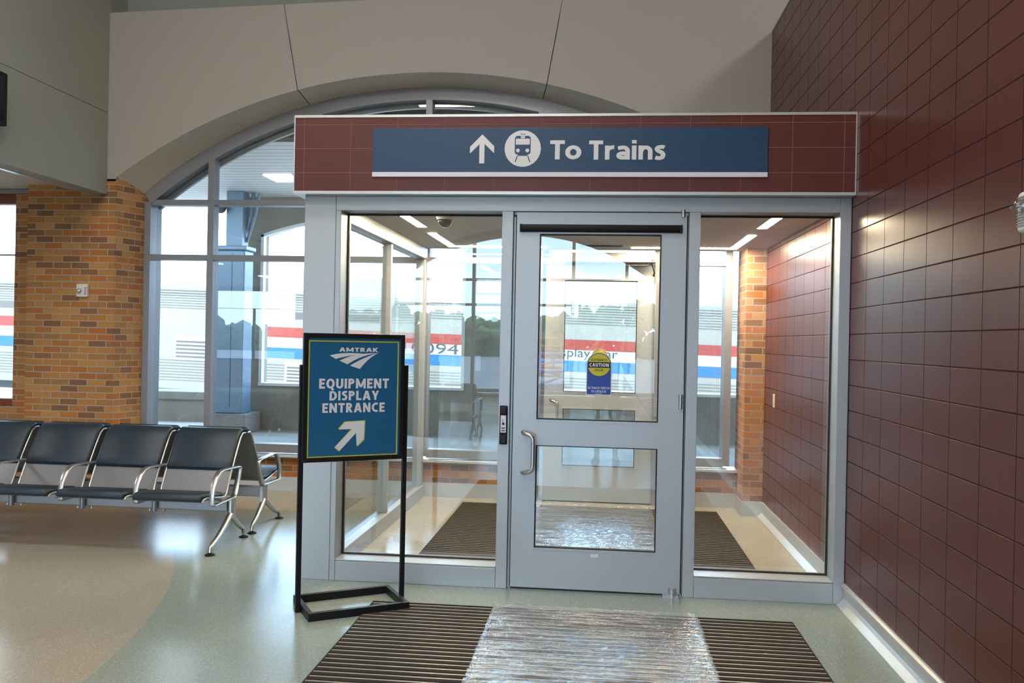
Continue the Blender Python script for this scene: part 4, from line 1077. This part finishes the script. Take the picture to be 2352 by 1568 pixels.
# ------------------------------------------------------------------ passenger train
M_train = mat('train_silver', (0.235, 0.205, 0.165), 0.5, 0.0); M_tw = mat('train_white', (0.40, 0.39, 0.37), 0.4)
M_red = mat('train_red', (0.27, 0.032, 0.02), 0.4); M_tb = mat('train_blue', (0.016, 0.10, 0.21), 0.4); M_tgl = mat('train_window', (0.10, 0.085, 0.07), 0.15)
def rail_car(label, x0, x1, stripe, texts, vents, wins):
    YT = 25.0; zb, zt = -0.25, 3.55
    r = thing('rail_car', label, 'train', ((x0+x1)/2, YT+1.5, -0.6))
    sec = [(YT, zb), (YT, 2.5), (YT+0.06, 2.75), (YT+0.25, 3.1), (YT+0.6, 3.4), (YT+1.5, 3.58), (YT+2.4, 3.4), (YT+2.75, 3.1), (YT+2.94, 2.75), (YT+3.0, 2.5), (YT+3.0, zb)]
    obj('body', MB().prism([(x0, y, z) for y, z in sec], (x1-x0, 0, 0)), M_train, r, smooth=30)
    rb = MB()
    for i in range(9): rb.box(x0+0.1, x1-0.1, YT-0.02, YT-0.0003, 2.18+i*0.075, 2.20+i*0.075+0.015)
    for i in range(8): rb.box(x0+0.1, x1-0.1, YT-0.02, YT-0.0003, 0.02+i*0.085, 0.055+i*0.085)
    obj('ribbing', rb, M_train, r)
    a = MB(); b = MB(); c = MB()
    for s0, s1 in stripe:
        a.box(s0, s1, YT-0.012, YT-0.0003, 1.42, 1.72); b.box(s0, s1, YT-0.012, YT-0.0003, 1.115, 1.4195); c.box(s0, s1, YT-0.012, YT-0.0003, 0.81, 1.1145)
    if stripe:
        obj('red_stripe', a, M_red, r); wst = obj('white_stripe', b, M_tw, r); obj('blue_stripe', c, M_tb, r)
        if texts:
            for body, tx, w_, h_ in texts: obj('lettering', MB().text(body, tx, 1.14, w_, h_, YT-0.0125, 0.004, 0.0), M_dark, r)
    for v0, v1, z0, z1 in vents:
        g = obj('vent_frame', MB().box(v0, v1, YT-0.03, YT-0.0003, z0, z1), M_tw, r)
        s_ = MB()
        nsl = 5
        for i in range(nsl): s_.box(v0+0.08, v1-0.08, YT-0.045, YT-0.0305, z0+0.08+i*(z1-z0-0.16)/nsl, z0+0.08+(i+0.45)*(z1-z0-0.16)/nsl)
        obj('louvre', s_, M_tgl, g)
    for w0, w1 in wins: obj('window', MB().box(w0, w1, YT-0.01, YT-0.0003, 1.98, 2.45 if w1-w0 < 3 else 2.15), M_tgl, r)
    u = MB().box(x0+1.0, x1-1.0, YT+0.3, YT+2.7, -0.5, zb-0.001)
    obj('underframe', u, M_dark, r)
    for xb in (x0+2.4, x1-2.4):
        bg_ = obj('bogie', MB().box(xb-1.3, xb+1.3, YT+0.4, YT+2.6, -0.45, -0.28), M_dark, r)
        for s in (-0.8, 0.8):
            obj('wheel', MB().lathe((xb+s, YT+0.35, -0.2), [(0.001, 0), (0.40, 0), (0.40, 0.1), (0.001, 0.1)], 'Y', 24), M_dark, bg_, smooth=40)
    r.rotation_euler.y = 0.022; r.location.z += 0.08 - ((x0+x1)/2+9.5)*0.022     # the track runs on a slight grade
    return r
rail_car('silver display rail car with red and blue stripes numbered 10094', -11.0, 14.0, [(-10.9, 13.9)], [('10094', -5.75, 1.62, 0.30), ('Display Car', -1.55, 2.0, 0.34), ('to', -6.7, 0.25, 0.16)], [(-9.3, -7.9, 0.05, 0.70)], [(-10.3, -6.5)])
rail_car('plain silver rail car with louvred vent beside the blue column', -15.6, -11.3, [], [], [(-12.75, -11.5, 0.62, 1.34)], [])
rail_car('striped silver rail car seen through the aisle window', -38.0, -15.9, [(-37.9, -16.0)], [], [], [(-30.0, -17.5)])

# ------------------------------------------------------------------ yard behind the camera and trees (daylight surroundings)
def leaf_mat(name, c):
    m = mat(name, c, 0.8); n = N(m)
    n.color(n.ramp(n.noise(n.coord(), 2.2, 4), [(0.3, tuple(k*0.55 for k in c)), (0.7, tuple(min(k*1.5, 1) for k in c))]))
    return m
M_leaf = [leaf_mat('leaf_a', (0.05, 0.085, 0.025)), leaf_mat('leaf_b', (0.07, 0.10, 0.03))]
M_bark = mat('bark', (0.10, 0.07, 0.05), 0.9)
tl = MB(); rnd = random.Random(11)
for i in range(420):
    x = -75 + 150*i/420.0; hh = 3.5 + 1.0*math.sin(x*0.21) + 0.7*math.sin(x*0.083+1) + rnd.uniform(-0.4, 0.5)
    for k_ in range(4):
        c = Vector((x + rnd.uniform(-0.5, 0.5), -74 + rnd.uniform(-1.5, 1.5), (0.12+0.28*k_)*hh + rnd.uniform(-0.3, 0.4)))
        g = bmesh.ops.create_icosphere(tl.bm, subdivisions=1, radius=rnd.uniform(0.45, 0.95), matrix=Matrix.Translation(c))
        for vv in g['verts']: vv.co += (vv.co - c)*rnd.uniform(-0.3, 0.3)
o = obj('treeline', tl, M_leaf[1]); o['kind'] = 'stuff'; tag(o, 'long leafy treeline beyond the yard reflected in the vestibule glass', 'trees')
M_or = mat('lift_orange', (0.75, 0.13, 0.03), 0.5); M_lb = mat('lift_blue', (0.08, 0.20, 0.55), 0.5)
def lift(label, x, y, m_, w_, h_):
    r = thing('work_lift', label, 'lift', (x, y, -0.1))
    obj('chassis', MB().box(x-w_/2, x+w_/2, y-0.6, y+0.6, 0.05, 0.05+h_*0.25), m_, r, bevel=0.02)
    for sx in (-1, 1):
        for sy in (-1, 1): obj('wheel', MB().lathe((x+sx*w_*0.35, y+sy*0.62-0.06, 0.1), [(0.001, 0), (0.2, 0), (0.2, 0.12), (0.001, 0.12)], 'Y', 16), M_dark, r)
    z0 = 0.05+h_*0.25
    obj('boom', MB().tube([(x-w_*0.3, y, z0), (x+w_*0.3, y, z0+h_*0.2), (x-w_*0.3, y, z0+h_*0.4)], 0.05), m_, r)
    bk = MB().box(x-w_/2, x+w_/2, y-0.4, y+0.4, z0+h_*0.4, z0+h_*0.45)
    for sx in (-1, 0, 1): bk.tube([(x+sx*w_*0.48, y-0.38, z0+h_*0.45), (x+sx*w_*0.48, y-0.38, z0+h_)], 0.025, 8).tube([(x+sx*w_*0.48, y+0.38, z0+h_*0.45), (x+sx*w_*0.48, y+0.38, z0+h_)], 0.025, 8)
    for zz in (0.72, 1.0): bk.tube([(x-w_/2, y-0.38, z0+h_*zz), (x+w_/2, y-0.38, z0+h_*zz)], 0.025, 8).tube([(x-w_/2, y+0.38, z0+h_*zz), (x+w_/2, y+0.38, z0+h_*zz)], 0.025, 8)
    obj('basket', bk, m_, r)
lift('orange work lift in the yard reflected in the door glass', -2.4, -30.0, M_or, 1.2, 1.3)
lift('blue work lift in the yard reflected in the door glass', -1.4, -15.5, M_lb, 0.9, 0.9)
bd = thing('white_building', 'low white building beyond the yard reflected in the door glass', 'building', (8, -36, -0.1))
obj('wall', MB().box(3.5, 14, -38, -32, -0.1, 1.5), M_white, bd)
obj('roof', MB().box(3.3, 14.2, -38.2, -31.8, 1.501, 1.7), M_trim, bd)

# ------------------------------------------------------------------ the photographer, standing behind the camera, seen as a faint reflection
def skin_mesh(name, verts, edges, radii, m, parent, root=0, sub=2):
    me = bpy.data.meshes.new(name); me.from_pydata([Vector(v_) for v_ in verts], edges, [])
    o = bpy.data.objects.new(name, me); COL.objects.link(o); o.parent = parent; me.materials.append(m)
    md = o.modifiers.new('skin', 'SKIN')
    for i, r_ in enumerate(radii):
        d = me.skin_vertices[0].data[i]; d.radius = r_ if isinstance(r_, tuple) else (r_, r_); d.use_root = (i == root)
    md.use_smooth_shade = True
    sb = o.modifiers.new('sub', 'SUBSURF'); sb.levels = sub; sb.render_levels = sub
    return o
M_skin = mat('skin', (0.50, 0.28, 0.19), 0.55); M_shirt = mat('dark_shirt', (0.035, 0.038, 0.05), 0.85); M_short = mat('khaki_shorts', (0.16, 0.13, 0.09), 0.85)
M_shoe = mat('tan_shoe', (0.42, 0.34, 0.23), 0.7); M_hair = mat('brown_hair', (0.05, 0.03, 0.018), 0.6)
ph = thing('person', 'person in dark shirt and khaki shorts raising a camera, seen in reflection', 'person', (0.10, -0.46, 0.0))
Vt, Ed, Rd = [], [], []
def add(p, r_, prev=None):
    Vt.append(p); Rd.append(r_)
    if prev is not None: Ed.append((prev, len(Vt)-1))
    return len(Vt)-1
pel = add((0, 0, 0.94), (0.145, 0.105)); sp1 = add((0, -0.01, 1.08), (0.13, 0.095), pel); ch = add((0, -0.01, 1.26), (0.155, 0.11), sp1); up_ = add((0, -0.01, 1.38), (0.13, 0.085), ch)
nk = add((0, 0.01, 1.47), 0.052, up_); jaw = add((0, 0.045, 1.545), (0.062, 0.068), nk); hd1 = add((0, 0.03, 1.63), (0.078, 0.095), jaw); hd2 = add((0, 0.015, 1.70), (0.062, 0.075), hd1)
for sx in (-1, 1):
    hp = add((sx*0.095, 0, 0.86), 0.088, pel); th = add((sx*0.105, 0.01, 0.68), 0.078, hp); kn = add((sx*0.11, 0.015, 0.48), 0.055, th)
    cf = add((sx*0.115, -0.02, 0.34), 0.055, kn); an = add((sx*0.12, -0.02, 0.10), 0.036, cf); he = add((sx*0.122, -0.01, 0.055), 0.036, an); to = add((sx*0.14, 0.13, 0.04), (0.036, 0.026), he)
    sh_ = add((sx*0.17, -0.01, 1.38), 0.062, up_); ua = add((sx*0.235, 0.03, 1.27), 0.048, sh_); el = add((sx*0.25, 0.12, 1.16), 0.040, ua)
    fa = add((sx*0.20, 0.20, 1.31), 0.036, el); wr = add((sx*0.135, 0.265, 1.455), 0.025, fa); pm = add((sx*0.105, 0.285, 1.515), (0.032, 0.020), wr)
    for k_, (dy, ln) in enumerate(((0.028, 0.9), (0.010, 1.0), (-0.008, 0.95), (-0.026, 0.75))):
        f1 = add((sx*0.098, 0.285+dy, 1.555+0.008*ln), 0.009, pm); f2 = add((sx*0.080, 0.292+dy, 1.575+0.018*ln), 0.0085, f1); f3 = add((sx*0.058, 0.30+dy, 1.578+0.014*ln), 0.007, f2)
    t1 = add((sx*0.085, 0.262, 1.525), 0.011, pm); t2 = add((sx*0.066, 0.255, 1.545), 0.009, t1); t3 = add((sx*0.05, 0.258, 1.56), 0.008, t2)
skin_mesh('body', Vt, Ed, Rd, M_skin, ph)
skin_mesh('shirt', [(0, 0, 0.90), (0, -0.01, 1.08), (0, -0.01, 1.26), (0, -0.01, 1.385), (-0.175, -0.01, 1.385), (-0.238, 0.03, 1.27), (-0.246, 0.075, 1.215), (0.175, -0.01, 1.385), (0.238, 0.03, 1.27), (0.246, 0.075, 1.215)],
          [(0, 1), (1, 2), (2, 3), (3, 4), (4, 5), (5, 6), (3, 7), (7, 8), (8, 9)], [(0.17, 0.125), (0.155, 0.118), (0.175, 0.128), (0.14, 0.095), 0.075, 0.064, 0.062, 0.075, 0.064, 0.062], M_shirt, ph)
skin_mesh('shorts', [(0, 0, 0.97), (0, 0, 0.90), (-0.10, 0, 0.83), (-0.108, 0.01, 0.68), (-0.112, 0.013, 0.53), (0.10, 0, 0.83), (0.108, 0.01, 0.68), (0.112, 0.013, 0.53)],
          [(0, 1), (1, 2), (2, 3), (3, 4), (1, 5), (5, 6), (6, 7)], [(0.158, 0.118), (0.16, 0.12), 0.105, 0.096, 0.092, 0.105, 0.096, 0.092], M_short, ph)
for sx in (-1, 1):
    sh = MB(); rings = []
    for yy, wd, hh in ((-0.075, 0.030, 0.075), (-0.05, 0.040, 0.085), (0.0, 0.042, 0.088), (0.05, 0.044, 0.075), (0.11, 0.050, 0.06), (0.16, 0.046, 0.052), (0.19, 0.030, 0.040)):
        cx = sx*(0.122 + max(yy, 0)*0.13)
        rings.append([(cx-wd, yy, 0.001), (cx+wd, yy, 0.001), (cx+wd*1.02, yy, hh*0.45), (cx+wd*0.6, yy, hh), (cx-wd*0.6, yy, hh), (cx-wd*1.02, yy, hh*0.45)])
    obj('shoe', sh.loft(rings, closed=True, cap=True), M_shoe, ph, local=True, smooth='all', bevel=0.006)
hr = MB(); bmesh.ops.create_uvsphere(hr.bm, u_segments=20, v_segments=14, radius=1.0)
for v_ in hr.bm.verts: v_.co = Vector((v_.co.x*0.088, 0.005 + v_.co.y*0.105, 1.665 + v_.co.z*0.098))
bmesh.ops.delete(hr.bm, geom=[v_ for v_ in hr.bm.verts if v_.co.z < 1.60 or (v_.co.y > 0.07 and v_.co.z < 1.69)], context='VERTS')
obj('hair', hr, M_hair, ph, local=True, smooth='all')
fc = MB()
fc.loft([[(-0.012, 0.112, 1.60), (0.012, 0.112, 1.60), (0.010, 0.10, 1.60)], [(-0.016, 0.142, 1.585), (0.016, 0.142, 1.585), (0.0, 0.10, 1.585)], [(-0.010, 0.112, 1.572), (0.010, 0.112, 1.572), (0.0, 0.10, 1.572)]], closed=True, cap=True)
obj('nose', fc, M_skin, ph, local=True, smooth='all')
for sx in (-1, 1):
    obj('ear', MB().lathe((sx*0.080, 0.012, 1.605), [(0.001, -0.008), (0.02, -0.006), (0.026, 0.0), (0.016, 0.006), (0.001, 0.008)], 'X', 14), M_skin, ph, local=True, smooth='all')
    obj('eye', MB().lathe((sx*0.032, 0.110, 1.628), [(0.0005, 0.010), (0.009, 0.006), (0.012, 0.0), (0.009, -0.006), (0.0005, -0.010)], 'Y', 12), M_dark, ph, local=True, smooth='all')
obj('mouth', MB().box(-0.022, 0.022, 0.108, 0.112, 1.545, 1.553), mat('lips', (0.35, 0.12, 0.10), 0.5), ph, local=True, bevel=0.003)
kc = thing('photo_camera', 'black handheld camera held up in front of the person in reflection', 'camera', (0.10, -0.2, 1.53))
obj('camera_body', MB().box(0.062, 0.138, -0.19, -0.13, 1.53, 1.605).box(0.075, 0.125, -0.185, -0.135, 1.605, 1.63), M_blackpl, kc, bevel=0.008)
obj('lens', MB().lathe((0.10, -0.13, 1.562), [(0.001, 0.0005), (0.033, 0.0005), (0.035, 0.03), (0.037, 0.06), (0.032, 0.062), (0.028, 0.05), (0.001, 0.048)], 'Y', 24), M_blackpl, kc, smooth=35)
